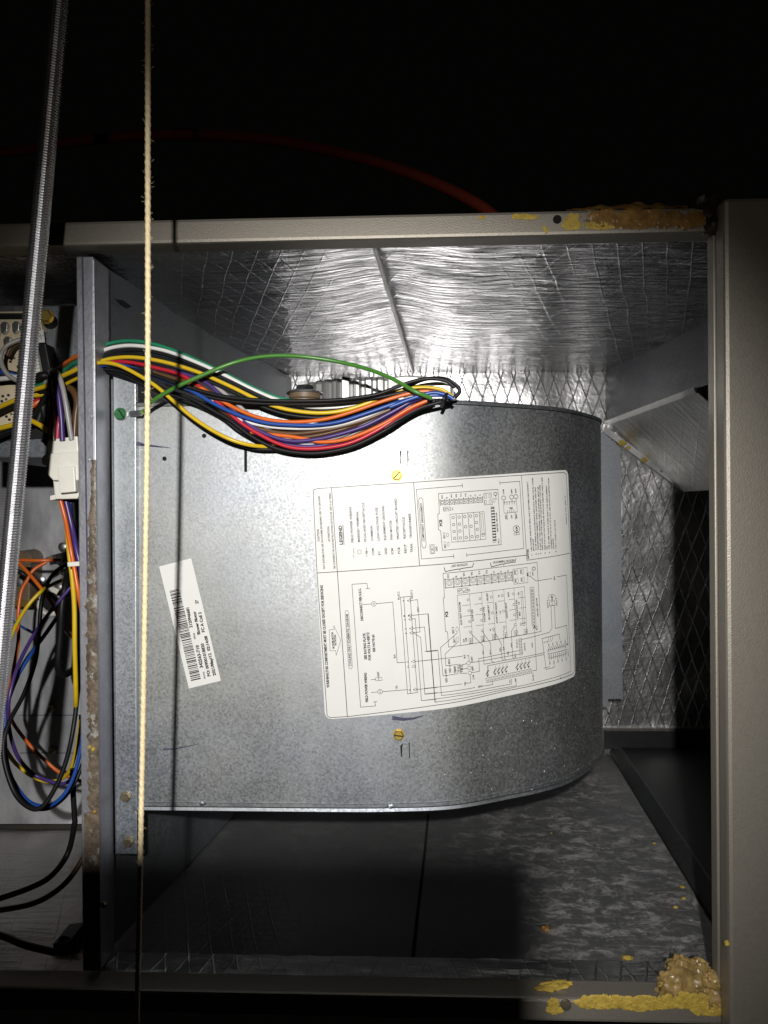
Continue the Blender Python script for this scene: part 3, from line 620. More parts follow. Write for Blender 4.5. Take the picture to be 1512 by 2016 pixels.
ink.line(C, [(1215, 735), (1358, 718), (1385, 1025), (1512, 1013)]); ink.line(C, [(1220, 790), (1310, 850), (1362, 1548), (1512, 1532)])
ink.line(C, [(1240, 1145), (1512, 1120)]); ink.line(C, [(1264, 1492), (1512, 1468)])
Dd = 'D'
for p in ([(-20, 1284), (345, 1240)], [(385, 1235), (435, 1228), (428, 1150)], [(-20, 1342), (475, 1276)], [(565, 1262), (652, 1245), (645, 1212)], [(110, 905), (145, 1355), (840, 1240), (838, 1190)], [(-20, 1402), (300, 1358), (885, 1258), (880, 1185)], [(10, 545), (80, 1420), (700, 1310), (1425, 1115), (1380, 160), (1285, 180)], [(1240, 195), (1080, 220), (1020, 170)], [(-20, 917), (110, 905)], [(-20, 1007), (350, 965)], [(395, 962), (412, 958), (418, 1012)],
    [(300, 735), (135, 880), (160, 1160), (310, 1138)], [(300, 830), (180, 945), (188, 1060), (310, 1046)], [(432, 1030), (545, 1012)], [(440, 1130), (520, 1115), (512, 990), (910, 910)], [(430, 735), (555, 860), (565, 1045), (1165, 930)], [(548, 720), (630, 840), (638, 1010), (660, 1030)], [(658, 705), (735, 840), (742, 990), (760, 1010)], [(757, 790), (768, 990), (790, 1005)], [(767, 685), (757, 725)], [(870, 665), (835, 720), (850, 980), (870, 990)],
    [(600, 1060), (1160, 948)], [(600, 1060), (605, 1165)], [(1140, 790), (1310, 745), (1316, 800)], [(1140, 790), (1180, 1098), (1262, 1075), (1255, 1035)], [(1155, 830), (1200, 818)], [(1158, 1085), (1215, 1070)], [(1065, 670), (1085, 1105), (1045, 1110)], [(1228, 470), (1238, 690), (1210, 730), (940, 800)], [(1262, 465), (1272, 690), (1382, 660), (1395, 850)], [(545, 1012), (920, 945)]):
    ink.line(Dd, p, 0.0004)
ink.line(Dd, [(160, 145), (1090, 35), (1130, 720), (215, 875), (205, 725), (185, 720), (163, 390), (175, 385), (160, 145)], 0.0004)
ink.loop(Dd, [(300, 362), (965, 275), (990, 745), (335, 860)])
for a, b in (((420, 345), (455, 840)), ((540, 330), (565, 820)), ((650, 315), (680, 800)), ((760, 300), (795, 785)), ((862, 290), (890, 765)), ((350, 465), (430, 455)), ((360, 570), (438, 560)), ((365, 678), (445, 668)), ((470, 452), (548, 442)), ((480, 555), (555, 548)), ((485, 662), (562, 655)), ((590, 438), (655, 430)), ((605, 648), (672, 640)), ((700, 422), (768, 415)), ((710, 632), (782, 625)), ((810, 405), (868, 398)), ((815, 510), (878, 500)), ((820, 612), (885, 602)), ((905, 388), (975, 380)), ((912, 490), (980, 482)), ((918, 595), (985, 588))): ink.line(Dd, [a, b], 0.00028)
for c in ((407, 407), (415, 515), (423, 622), (430, 725), (525, 395), (535, 502), (541, 610), (548, 712), (636, 380), (646, 535), (658, 697), (745, 365), (757, 518), (767, 675), (853, 348), (862, 453), (867, 555), (873, 653)): ink.circle(Dd, c, 11, 0.0003, 10)
for i, c in enumerate(((222, 240), (302, 230), (378, 222), (455, 213), (530, 207), (602, 198), (672, 190), (742, 182), (812, 175))):
    ink.circle(Dd, c, 27, 0.0003, 14); ink.circle(Dd, c, 14, 0.00025, 10)
    T(Dd, ('DH', 'R', 'W1', 'W2', 'Y1', 'YY2', 'G', 'O', 'C')[i], (c[0] - 2, c[1] - 48), (c[0] - 4, c[1] - 48 - (18 if i not in (0, 2, 3, 4, 5) else 38)), 20)
for i in range(10):
    a = [(182, 195), (264, 188), (342, 180), (420, 172), (494, 165), (567, 155), (639, 148), (707, 140), (777, 130), (844, 125)][i]; ink.line(Dd, [a, (a[0] + 7, a[1] + 98)], 0.0004); ink.line(Dd, [(a[0] - 8, a[1] + 1), (a[0], a[1] + 99)], 0.0003)
ink.line(Dd, [(180, 208), (845, 133)]); ink.line(Dd, [(186, 288), (848, 210)])
ink.loop(Dd, [(850, 105), (990, 85), (1000, 235), (862, 252)])
for c, s in (((890, 135), 'HUM'), ((950, 128), 'HUM'), ((895, 215), 'AUX'), ((955, 205), 'AUX'), ((1015, 155), 'J2')):
    ink.oval(Dd, c, 11, 24); T(Dd, s, (c[0] - 14, c[1] + 22), (c[0] - 16, c[1] - 20), 14, True)
ink.loop(Dd, [(302, 298), (402, 287), (408, 332), (306, 342)]); ink.circle(Dd, (318, 318), 9); ink.circle(Dd, (392, 310), 9); ink.line(Dd, [(328, 317), (340, 303), (352, 316), (366, 328), (383, 311)]); T(Dd, 'F1', (428, 318), (425, 298), 18)
ink.circle(Dd, (1057, 98), 16, 0.0005); T(Dd, 'GRY', (1055, 165), (1050, 120), 16)
ink.loop(Dd, [(1020, 285), (1058, 280), (1080, 660), (1040, 665)]); ink.loop(Dd, [(1030, 300), (1050, 298), (1068, 650), (1048, 652)])
for k in range(11): ink.circle(Dd, (1041 + 1.95 * k * 1.0, 318 + 31 * k), 8, 0.0003, 8)
ink.line(Dd, [(1052, 690), (1065, 665), (1075, 688)], 0.0008)
ink.circle(Dd, (1238, 388), 36); ink.line(Dd, [(1212, 430), (1214, 468), (1268, 460), (1262, 425)]); ink.line(Dd, [(1238, 436), (1240, 464)])
for (x, y) in ((412, 1035), (418, 1083), (425, 1132)): ink.circle(Dd, (x, y), 18)
for k in range(5):
    ink.line(Dd, [(302, 1062 + 15 * k), (318, 1060 + 15 * k)], 0.0005); ink.line(Dd, [(338, 1056 + 15 * k), (354, 1054 + 15 * k)], 0.0005)
for k in range(3): ink.line(Dd, [(338, 1055 + k * 40), (395, 1038 + k * 48)])
ink.line(Dd, [(322, 1045), (330, 1135)]); ink.line(Dd, [(330, 1044), (338, 1134)])
for s, a, b, h, bo in (('PCB', (212, 575), (207, 520), 28, True), ('SEC 2', (272, 740), (265, 675), 22, False), ('SEC 1', (284, 832), (278, 772), 22, False), ('RED or BRN', (205, 1222), (193, 1090), 20, False), ('RED or BRN', (240, 1125), (227, 995), 20, False), ('TRAN', (291, 1130), (284, 1065), 22, True), ('BLK', (381, 985), (376, 945), 18, False), ('YEL', (388, 1258), (384, 1215), 18, False), ('230V', (456, 1020), (450, 965), 20, False), ('208V', (463, 1110), (456, 1060), 20, False), ('COM', (470, 1195), (465, 1150), 18, False),
    ('AUX HEAT KW/CFM', (350, 655), (332, 430), 20, False), ('AC/HP SIZE', (463, 620), (453, 500), 20, False), ('SYSTEM TYPE', (581, 625), (570, 475), 20, False), ('HP-EFF', (609, 415), (603, 340), 20, False), ('HP-COMFORT', (626, 605), (614, 455), 20, False), ('AC/HP CFM ADJUST', (702, 640), (688, 428), 20, False), ('ON/OFF DELAY', (802, 590), (788, 430), 20, False), ('CONTINUOUS FAN', (907, 600), (893, 405), 20, False), ('MED', (927, 565), (923, 520), 18, False), ('LO', (938, 660), (935, 632), 18, False), ('HI', (919, 450), (917, 428), 18, False), ('YEL', (916, 365), (912, 325), 18, False), ('EHH', (816, 375), (812, 330), 18, False), ('LO', (733, 540), (730, 513), 18, False), ('HI', (719, 378), (717, 358), 18, False), ('AC', (634, 715), (631, 690), 16, False), ('CFM', (398, 822), (394, 782), 18, False), ('KW', (375, 825), (372, 792), 18, False), ('HEATER / MOTOR', (1105, 570), (1091, 385), 18, False), ('PL1', (1095, 705), (1092, 665), 18, False), ('ICM', (1247, 412), (1243, 365), 22, True), ('RECP 3', (1204, 485), (1198, 408), 15, False), ('RECP 4', (1290, 462), (1285, 390), 15, False), ('OUTDOOR UNIT', (402, 44), (240, 62), 22, False), ('INDOOR THERMOSTAT', (865, 4), (650, 26), 22, False), ('BRN', (508, 1278), (556, 1268), 18, False), ('VIO', (564, 945), (560, 910), 17, False), ('BLU', (636, 945), (632, 900), 17, False), ('ORN', (734, 920), (730, 880), 17, False), ('BLK', (768, 905), (764, 865), 17, False), ('WHT', (848, 880), (843, 830), 17, False), ('YEL', (812, 955), (808, 915), 17, False), ('BLK', (884, 975), (880, 938), 17, False), ('PLUG 3', (900, 880), (895, 800), 17, False), ('GRN/YEL', (977, 910), (971, 830), 15, False), ('GND', (1050, 880), (1046, 828), 16, False), ('PLUG 1', (1060, 1205), (1054, 1130), 17, False), ('PLUG 4', (1402, 965), (1397, 890), 14, False), ('VIO', (830, 1230), (826, 1195), 16, False), ('RED', (885, 1215), (881, 1180), 16, False), ('BRN', (1268, 210), (1264, 170), 16, False)):
    T(Dd, s, a, b, h, bo)
ink.oval(Dd, (298, 700), 12, 26); ink.oval(Dd, (305, 800), 12, 26)
for i, (x, y) in enumerate(((415, 790), (535, 768), (646, 752), (756, 737), (862, 716), (960, 700))):
    ink.loop(Dd, [(x, y), (x + 34, y - 5), (x + 38, y + 46), (x + 4, y + 52)], 0.0003); T(Dd, ('VIO', 'BLU', 'ORN', 'BLK', 'WHT', 'YEL')[i], (x + 28, y + 44), (x + 25, y + 4), 16)
ink.loop(Dd, [(930, 325), (945, 322), (968, 660), (950, 662)]); ink.line(Dd, [(945, 640), (975, 634)], 0.0006)
ink.loop(Dd, [(582, 1185), (1030, 1090), (1038, 1130), (592, 1228)])
for k in range(12):
    x = 605 + k * 36.6; y = 1200 - k * 8; ink.circle(Dd, (x + 2, y + 5), 8, 0.0003, 8); ink.line(Dd, [(x + 18, y - 22), (x + 24, y + 20)], 0.0003)
for k in (0, 2, 3, 4, 5, 8, 9, 10, 11):
    x = 600 + k * 37; y = 1165 - k * 8; ink.line(Dd, [(x, y), (x - 4, y - 50), (x + 8, y - 90)], 0.0003); ink.line(Dd, [(x - 16, y - 22), (x + 14, y - 60)], 0.0007); ink.line(Dd, [(x - 8, y - 14), (x, y + 2), (x + 8, y - 16)], 0.0006)
ink.loop(Dd, [(908, 795), (935, 788), (948, 948), (920, 955)])
for k in range(5): ink.circle(Dd, (923 + 3 * k, 812 + 30 * k), 10, 0.0003, 8)
ink.loop(Dd, [(1195, 905), (1370, 860), (1380, 940), (1205, 985)]); ink.line(Dd, [(1200, 945), (1375, 900)])
for k in range(9):
    x = 1208 + k * 20; y = 905 - k * 5
    ink.line(Dd, [(x, y + 14), (x - 4, y - 6), (x + 6, y - 30)], 0.0005); ink.line(Dd, [(x + 4, y + 52), (x + 8, y + 75), (x + 2, y + 100)], 0.0005)
    if k % 2 == 0:
        T(Dd, ('ORG', 'VIO', 'WHT', 'YEL', 'BLU')[k // 2], (x + 4, y - 34), (x + 2, y - 66), 14); T(Dd, ('RED', 'BLK', 'BRN', 'GRY', 'WHT')[k // 2], (x + 14, y + 142), (x + 12, y + 108), 14)
for k in range(3): ink.line(Dd, [(1195 + 18 * k, 830 - 5 * k), (1205 + 20 * k, 800 - 5 * k), (1200 + 22 * k, 778 - 5 * k)], 0.0003)
ink.line(Dd, [(172, 88), (182, 126), (316, 100), (325, 110), (334, 97), (452, 80), (461, 44)], 0.0006); ink.line(Dd, [(627, 42), (638, 80), (752, 50), (760, 60), (770, 47), (872, 32), (880, 0)], 0.0006)
ink.circle(Dd, (1325, 1182), 3, 0.0006, 6); ink.line(Dd, [(1390, 838), (1380, 850), (1395, 856)], 0.0006)
Bb = 'B'
ink.line(Bb, [(250, 245), (800, 205), (832, 718), (287, 772), (270, 590), (250, 580), (243, 435), (258, 430), (250, 245)], 0.0004)
ink.loop(Bb, [(355, 437), (672, 412), (690, 668), (372, 697)])
for a, b in (((412, 433), (430, 692)), ((468, 428), (485, 687)), ((522, 424), (540, 682)), ((575, 420), (592, 677)), ((628, 416), (640, 672))): ink.line(Bb, [a, b])
for c in ((385, 468), (390, 533), (395, 597), (400, 660), (440, 463), (443, 528), (448, 592), (453, 657), (492, 458), (500, 553), (507, 652), (546, 453), (552, 548), (560, 645), (600, 450), (602, 514), (608, 577), (612, 642)): ink.circle(Bb, c, 12, 0.00036, 10)
ink.loop(Bb, [(640, 430), (658, 430), (675, 640), (655, 642)]); ink.line(Bb, [(650, 622), (678, 618)], 0.0006)
ink.loop(Bb, [(262, 310), (655, 280), (658, 325), (266, 350)])
for k in range(10):
    x = 263 + k * 43.6; y = 308 - k * 3.4
    ink.line(Bb, [(x, y - 8), (x + 4, y + 48)], 0.0005)
    if k < 9:
        ink.circle(Bb, (x + 23, y + 20), 13, 0.0004, 9); T(Bb, ('DH', 'R', 'W1', 'W2', 'Y1', 'YY2', 'G', 'O', 'C')[k], (x + 28, y - 16), (x + 26, y - 16 - (15 if k in (1, 6, 7, 8) else 34)), 15)
ink.loop(Bb, [(668, 243), (740, 238), (750, 345), (675, 350)]); [ink.oval(Bb, c, 10, 18) for c in ((687, 270), (724, 268), (686, 322), (728, 318), (765, 308), (333, 628), (340, 715))]
ink.circle(Bb, (777, 247), 15, 0.0005); ink.line(Bb, [(779, 262), (784, 300)], 0.0005); ink.loop(Bb, [(293, 372), (360, 368), (362, 402), (297, 408)]); ink.circle(Bb, (308, 390), 9); ink.line(Bb, [(320, 388), (330, 380), (340, 392), (352, 384)]); T(Bb, 'F1', (386, 395), (384, 375), 14)
ink.loop(Bb, [(735, 368), (762, 366), (782, 695), (755, 698)])
for k in range(12): ink.line(Bb, [(741 + 1.7 * k, 380 + 27 * k), (764 + 1.7 * k, 378 + 27 * k)], 0.0011)
ink.loop(Bb, [(850, 325), (972, 315), (982, 415), (858, 427)])
for k in range(5):
    ink.line(Bb, [(862 + 23 * k, 324 - 2 * k), (864 + 23 * k, 350 - 2 * k)], 0.0004)
    if k < 4: ink.line(Bb, [(888 + 20 * k, 400 - k), (890 + 20 * k, 422 - k)], 0.0004)
for c in ((853, 285), (928, 277), (967, 273)): ink.circle(Bb, c, 19, 0.0004); ink.line(Bb, [(c[0] + 2, c[1] + 19), (c[0] + 5, c[1] + 42)])
ink.line(Bb, [(884, 424), (888, 490)]); ink.line(Bb, [(960, 416), (964, 484)])
ink.circle(Bb, (973, 572), 30, 0.0004, 18); ink.loop(Bb, [(950, 610), (1000, 605), (1000, 625), (952, 630)]); ink.line(Bb, [(975, 605), (977, 628)])
ink.loop(Bb, [(168, 722), (210, 717), (215, 800), (175, 805)]); ink.line(Bb, [(172, 764), (213, 760)]); ink.circle(Bb, (190, 742), 13); ink.circle(Bb, (195, 784), 13)
for s, a, b, h, bo in (('GND', (242, 780), (238, 735), 18, False), ('PCB', (286, 545), (281, 485), 26, True), ('SEC 2', (313, 662), (308, 605), 18, False), ('SEC 1', (321, 752), (316, 692), 18, False), ('HEATER / MOTOR', (804, 600), (792, 420), 16, False), ('PL1', (815, 705), (812, 665), 16, False), ('COM', (860, 250), (856, 205), 16, False), ('208V', (936, 245), (932, 200), 16, False), ('230V', (974, 240), (970, 195), 16, False), ('TRAN', (908, 392), (938, 388), 20, True), ('RED', (882, 480), (878, 440), 16, False), ('24V', (936, 475), (932, 440), 16, False), ('BRN', (981, 475), (977, 435), 16, False), ('ICM', (984, 592), (981, 552), 20, True), ('NOTES:', (1090, 850), (1084, 758), 20, True),
    ('1.', (1122, 818), (1120, 800), 14, False), ('USE COPPER WIRE (75C MIN) ONLY BETWEEN DISCONNECT', (1118, 780), (1080, 132), 15, False), ('SWITCH AND UNIT', (1139, 778), (1131, 665), 15, False), ('2.', (1160, 812), (1158, 796), 14, False), ('TO BE WIRED IN ACCORDANCE WITH N.E.C. AND LOCAL CODES', (1160, 772), (1126, 97), 15, False), ('3.', (1181, 810), (1179, 794), 14, False), ('TRANSFORMER PRIMARY LEADS, BLUE 208V, RED 230V', (1180, 770), (1152, 182), 15, False), ('4.', (1203, 806), (1201, 790), 14, False), ('IF ANY OF THE ORIGINAL WIRE AS SUPPLIED, MUST BE', (1201, 768), (1178, 180), 15, False), ('REPLACED, USE THE SAME OR EQUIVALENT TYPE WIRE', (1219, 766), (1195, 165), 15, False), ('5.', (1244, 802), (1242, 786), 14, False), ('REPLACE LOW VOLTAGE FUSE WITH NO GREATER THAN 5 AMP', (1243, 764), (1214, 92), 15, False), ('FUSE', (1262, 762), (1260, 730), 15, False), ('6.', (1284, 796), (1282, 780), 14, False), ('USE 60 AMP CLASS K FUSES ONLY, FOR REPLACEMENT', (1281, 760), (1255, 168), 15, False), ('CONNECT W TO W, G TO G, ETC., SEE OUTDOOR INSTRUCTION', (1303, 758), (1275, 100), 15, False), ('FOR DETAILS', (1322, 756), (1316, 660), 15, False), ('8.', (1343, 788), (1341, 772), 14, False), ('N.E.C. CLASS 2, 24 VOLTS', (1343, 754), (1332, 490), 15, False), ('340014-101 REV A', (1440, 530), (1426, 262), 14, False)):
    T(Bb, s, a, b, h, bo)
big = len(TEXTS)
# small barcode sticker ------------------------------------------------------
ink2 = Ink(); rnd = random.Random(3)
t = 0.0
while t < 0.985:
    wd = rnd.choice((0.005, 0.005, 0.009, 0.013)); g = rnd.choice((0.005, 0.006, 0.010, 0.012))
    p = []
    for f in (t, min(1, t + wd)):
        p.append((247 + (557 - 247) * f, 528 + (1818 - 528) * f)); p.append((385 + (693 - 385) * f, 493 + (1788 - 493) * f))
    ink2.quad([sv2p(*sv('S', *q), 0.0007) for q in (p[0], p[1], p[3], p[2])]); t += wd + g
S = 'S'
for s, a, b, h, bo in (('342563-710', (722, 1612), (657, 1290), 45, True), ('MODEL', (757, 1765), (737, 1665), 22, False), ('2120946681', (572, 1045), (522, 760), 42, True), ('SERIE', (617, 1207), (602, 1120), 22, False), ('PO: 00900101B820', (827, 1732), (728, 1265), 42, True), ('Blower Motor', (683, 1140), (616, 810), 42, True), ('2021/May/12  02:14:08', (905, 1722), (777, 1160), 42, True), ('FC A Coil 3', (747, 1107), (695, 825), 42, True), ('27', (658, 706), (648, 650), 42, True)):
    T(S, s, a, b, h, bo)
# set the type
tobs = []
for (fr, s, a, b, h, bold) in TEXTS:
    c = bpy.data.curves.new('t', 'FONT'); c.body = s; c.resolution_u = 2; c.size = 1.0
    c.offset = 0.045 if bold else 0.026
    o = bpy.data.objects.new('t', c); COL.objects.link(o); tobs.append(o)
bpy.context.view_layer.update(); dg = bpy.context.evaluated_depsgraph_get()
for i, o in enumerate(tobs):
    fr, s, a, b, h, bold = TEXTS[i]
    me = bpy.data.meshes.new_from_object(o.evaluated_get(dg))
    vs = [v.co.copy() for v in me.vertices]; K = ink if i < big else ink2
    if vs:
        x0 = min(v.x for v in vs); x1 = max(v.x for v in vs); cap = 0.69
        p0, p1 = sv(fr, *a), sv(fr, *b); d = p1 - p0; up = Vector((-d.y, d.x)).normalized()
        hh = (h / FR[fr][2]) / F * 0.61
        n0 = len(K.V)
        for v in vs:
            q = p0 + d * ((v.x - x0) / (x1 - x0)) + up * (v.y / cap * hh)
            K.V.append(sv2p(q.x, q.y, 0.00078))
        K.F += [tuple(n0 + k for k in p.vertices) for p in me.polygons]
    bpy.data.meshes.remove(me)
for o in tobs:
    c = o.data; bpy.data.objects.remove(o); bpy.data.curves.remove(c)
def label_sheet(fr, TL, TR, BR, BL, r, nu=70):
    tl, tr, br, bl = (sv(fr, *q) for q in (TL, TR, BR, BL)); V = []; Fc = []
    L = ((tr - tl).length + (br - bl).length) / 2; H = ((tl - bl).length + (tr - br).length) / 2
    us = sorted(set([k / nu for k in range(nu + 1)] + ([k * r / L / 8 for k in range(9)] + [1 - k * r / L / 8 for k in range(9)] if r else [])))
    for u in us:
        dd = min(u, 1 - u) * L; ins = (r - math.sqrt(max(0, r * r - (r - dd) ** 2))) / H if r and dd < r else 0
        t0, b0 = tl.lerp(tr, u), bl.lerp(br, u)
        for k in range(9):
            f = ins + (1 - 2 * ins) * k / 8; q = t0.lerp(b0, f); V.append(sv2p(q.x, q.y, 0.0004))
    m = len(us)
    for i in range(m - 1): Fc += [(i * 9 + k, i * 9 + k + 1, i * 9 + 9 + k + 1, i * 9 + 9 + k) for k in range(8)]
    n0 = len(V); V2 = V + [v + Vector((0, 0.00025, 0)) for v in V]
    rim = [i * 9 for i in range(m)] + [(m - 1) * 9 + k for k in range(1, 9)] + [i * 9 + 8 for i in range(m - 2, -1, -1)] + [k for k in range(7, 0, -1)]
    Fc += [(rim[i], rim[(i + 1) % len(rim)], rim[(i + 1) % len(rim)] + n0, rim[i] + n0) for i in range(len(rim))]
    return V2, Fc
c0 = sv2p(*px2sv(860, 1180))
lab = thing('wiring_diagram_label', 'large white wiring diagram sticker on the curved blower housing', 'sticker', c0)
part('label_sheet', label_sheet('7', (36, 118), (1449, 14), (1492, 1147), (113, 1390), 0.006), 'sheet', lab, True)
part('printing', (ink.V, ink.F), 'ink', lab)
c0 = sv2p(*px2sv(376, 1228))
lab2 = thing('barcode_label', 'small tilted white barcode sticker on the flat blower face', 'sticker', c0)
part('label_sheet', label_sheet('S', (97, 182), (552, 65), (972, 1800), (520, 1910), 0.0), 'sheet', lab2, True)
part('printing', (ink2.V, ink2.F), 'ink', lab2)

# ------------------------------------------------------------------ wires
def wire(name, pts, r, m, par, n=7, label=None):
    P = catmull([W(*p) for p in pts], n)
    return part(name, tube(P, r, 10), m, par, True, label=label)
har = thing('wire_harness', 'thick bundle of coloured wires sweeping from the post to the motor', 'wire harness', W(550, 850, 0.03))
def c6(pts, y0, y1=None, mid=None):
    """points measured on an enlargement, with depth running from y0 (left) to y1 (right)"""
    y1 = y0 if y1 is None else y1; out = []
    for q in pts:
        a, b = q[:2]; px, py = 180 + a / 2.043, 640 + b / 2.043; f = max(0, min(1, (px - 190) / 700))
        y = y0 + (y1 - y0) * f ** 3
        out.append((px, py, q[2] if len(q) > 2 else y))
    return out
R = 0.00165
HW = [
 ('green', [(-40, 135), (12, 105), (60, 78), (140, 64), (230, 72), (330, 102), (480, 167), (620, 237), (720, 282), (810, 305), (950, 318), (1100, 312), (1250, 285), (1370, 288)], 0.040, 0.046),
 ('white', [(-40, 150), (12, 121), (70, 94), (150, 82), (240, 91), (340, 117), (500, 184), (640, 255), (760, 305), (860, 327), (960, 332), (1060, 322), (1180, 290), (1270, 258), (1360, 238), (1440, 238), (1478, 258), (1470, 285), (1430, 300)], 0.037, 0.042),
 ('black_wire', [(-40, 160), (12, 137), (90, 109), (180, 100), (300, 120), (430, 168), (560, 228), (700, 295), (820, 338), (960, 345), (1080, 325), (1200, 285), (1320, 225), (1400, 213), (1450, 228), (1482, 262), (1460, 292)], 0.036, 0.040),
 ('black_wire', [(-40, 165), (12, 146), (90, 120), (180, 116), (300, 138), (430, 182), (560, 240), (680, 298), (800, 335), (930, 350), (1050, 338)], 0.034, 0.042),
 ('yellow', [(-40, 172), (12, 153), (90, 133), (180, 130), (300, 150), (430, 190), (560, 247), (680, 305), (780, 338), (900, 353), (1000, 346), (1100, 318), (1200, 275), (1300, 252), (1400, 257), (1450, 285)], 0.031, 0.036),
 ('black_wire', [(-40, 182), (30, 166), (180, 150), (300, 170), (430, 210), (560, 265), (680, 325), (780, 358), (900, 372), (1000, 364), (1100, 338), (1200, 300), (1300, 275), (1400, 280), (1450, 300)], 0.035, 0.040),
 ('red', [(-40, 175), (30, 152), (100, 147), (170, 152), (260, 172), (350, 197), (430, 242), (520, 322), (600, 392), (680, 442), (760, 480), (840, 497), (940, 494), (1040, 474), (1140, 428), (1250, 360), (1340, 312)], 0.033, 0.030),
 ('blue', [(-40, 180), (60, 160), (130, 163), (200, 186), (300, 222), (400, 263), (500, 320), (600, 365), (700, 393), (800, 402), (900, 402), (1000, 388), (1120, 350), (1220, 315), (1320, 288), (1400, 282), (1450, 292)], 0.029, 0.024),
 ('orange', [(60, 150, .042), (200, 160, .042), (300, 184, .040), (380, 216, .036), (470, 270), (560, 325), (660, 368), (760, 387), (860, 388), (960, 374), (1060, 345), (1160, 310), (1260, 280), (1340, 266), (1420, 276)], 0.032, 0.027),
 ('black_wire', [(120, 168), (250, 200), (360, 240), (460, 270), (560, 291), (700, 303), (850, 305), (1000, 300), (1150, 278), (1250, 240), (1340, 217), (1420, 222), (1462, 252)], 0.026, 0.022),
 ('black_wire', [(300, 235), (460, 285), (620, 312), (850, 318), (1000, 312), (1150, 292), (1250, 272), (1350, 262), (1440, 285)], 0.030, 0.030),
 ('white', [(460, 285), (540, 340), (610, 382), (700, 405), (800, 414), (900, 413), (1000, 400), (1120, 362), (1260, 300), (1340, 282)], 0.034, 0.030),
 ('brown', [(250, 190), (400, 240), (520, 335), (620, 398), (720, 427), (820, 436), (920, 426), (1020, 405), (1120, 374), (1240, 322), (1330, 290)], 0.036, 0.030),
 ('brown', [(420, 260), (560, 370), (660, 425), (760, 447), (860, 450), (960, 432), (1060, 402), (1160, 362), (1300, 298)], 0.038, 0.034),
 ('purple', [(300, 180), (400, 205), (480, 245), (560, 330), (640, 405), (720, 445), (800, 466), (900, 460), (1000, 438), (1100, 405), (1200, 355), (1300, 302), (1370, 290)], 0.034, 0.028),
 ('purple', [(520, 340), (640, 425), (740, 470), (850, 488), (950, 480), (1060, 450), (1180, 390), (1300, 312)], 0.038, 0.034),
 ('grey', [(380, 170), (440, 200), (520, 262), (600, 330), (680, 400), (780, 455), (880, 468), (1000, 447), (1100, 402), (1200, 358), (1310, 300)], 0.037, 0.033),
 ('white', [(560, 360), (700, 440), (820, 475), (940, 468), (1060, 430), (1180, 372), (1300, 308)], 0.040, 0.036),
 ('orange', [(640, 430), (720, 440), (790, 447), (860, 458), (920, 470), (1000, 464), (1080, 440), (1180, 394), (1280, 335), (1350, 304)], 0.036, 0.026),
 ('yellow', [(-40, 168), (16, 154), (60, 152), (110, 162), (180, 196), (260, 246), (330, 306), (400, 366), (480, 420), (560, 460), (640, 483, .030), (720, 488, .040), (800, 478, .046), (860, 462, .046)], 0.024, 0.036),
 ('black_wire', [(-40, 185), (20, 176), (120, 186), (210, 224), (300, 262), (400, 296), (500, 350), (560, 385), (640, 445), (740, 495), (840, 514), (940, 512), (1060, 484), (1180, 424), (1280, 358), (1370, 312)], 0.035, 0.032),
 ('black_wire', [(-40, 190), (20, 184), (110, 196), (190, 232), (270, 270), (350, 330), (430, 396), (520, 446), (640, 494), (740, 500), (830, 490)], 0.039, 0.042),
 ('black_wire', [(60, 190), (200, 236), (320, 290), (420, 320), (520, 370), (600, 430), (700, 480), (820, 503), (960, 500), (1080, 470), (1190, 415), (1300, 345), (1380, 305)], 0.042, 0.038),
 ('black_wire', [(1180, 415), (1250, 372), (1320, 335), (1380, 316), (1440, 300)], 0.035, 0.030),
 ('blue', [(1200, 330), (1290, 295), (1370, 272), (1430, 282), (1455, 297)], 0.030, 0.022),
]
for i, (m, pts, y0, y1) in enumerate(HW):
    wire('wire', c6(pts, y0, y1), R, m, har, label=m.replace('_wire', '') + ' wire of the harness')
part('bundle_tie', tube(catmull([W(870, 800, 0.03), W(874, 785, 0.018), W(880, 776, 0.026), W(878, 788, 0.045)], 6), 0.0016, 8), 'black', har, True)
gw = thing('ground_wire', 'green and yellow ground wire arching from the green screw to the motor', 'wire', W(260, 815, 0.04))
wire('wire', [(276, 813, 0.040), (288, 806, 0.036), (300, 790, 0.024), (341, 765, 0.018), (400, 738, 0.018), (454, 716, 0.02), (503, 704, 0.026), (552, 700, 0.032), (606, 703, 0.038), (670, 713, 0.04), (728, 728, 0.034), (777, 748, 0.024), (816, 770, 0.017), (850, 784, 0.02)], 0.0017, 'groundgreen', gw)
part('ring_terminal', merge(disc(W(240, 815, 0.0428), (0, -1, 0), [(0.0055, 0), (0.0055, 0.0007)], 16), prism([W(248, 811, 0.0424), W(262, 811, 0.0424), W(262, 819, 0.0424), W(248, 819, 0.0424)], (0, 0.0007, 0)), tube([W(258, 815, 0.042), W(278, 813, 0.039)], 0.0026, 10)), 'steel', gw)
hs = part('ground_screw', merge(disc(W(238, 815, 0.0418), (0, -1, 0), [(0.0052, 0), (0.0052, 0.002), (0.0046, 0.0032)], 20)), 'greenscrew', gw)
part('slot', prism([W(a, b, 0.0384) for a, b in ((232, 806.5), (234.2, 805.5), (245, 823), (242.8, 824))], (0, 0.0002, 0)), 'void', hs)

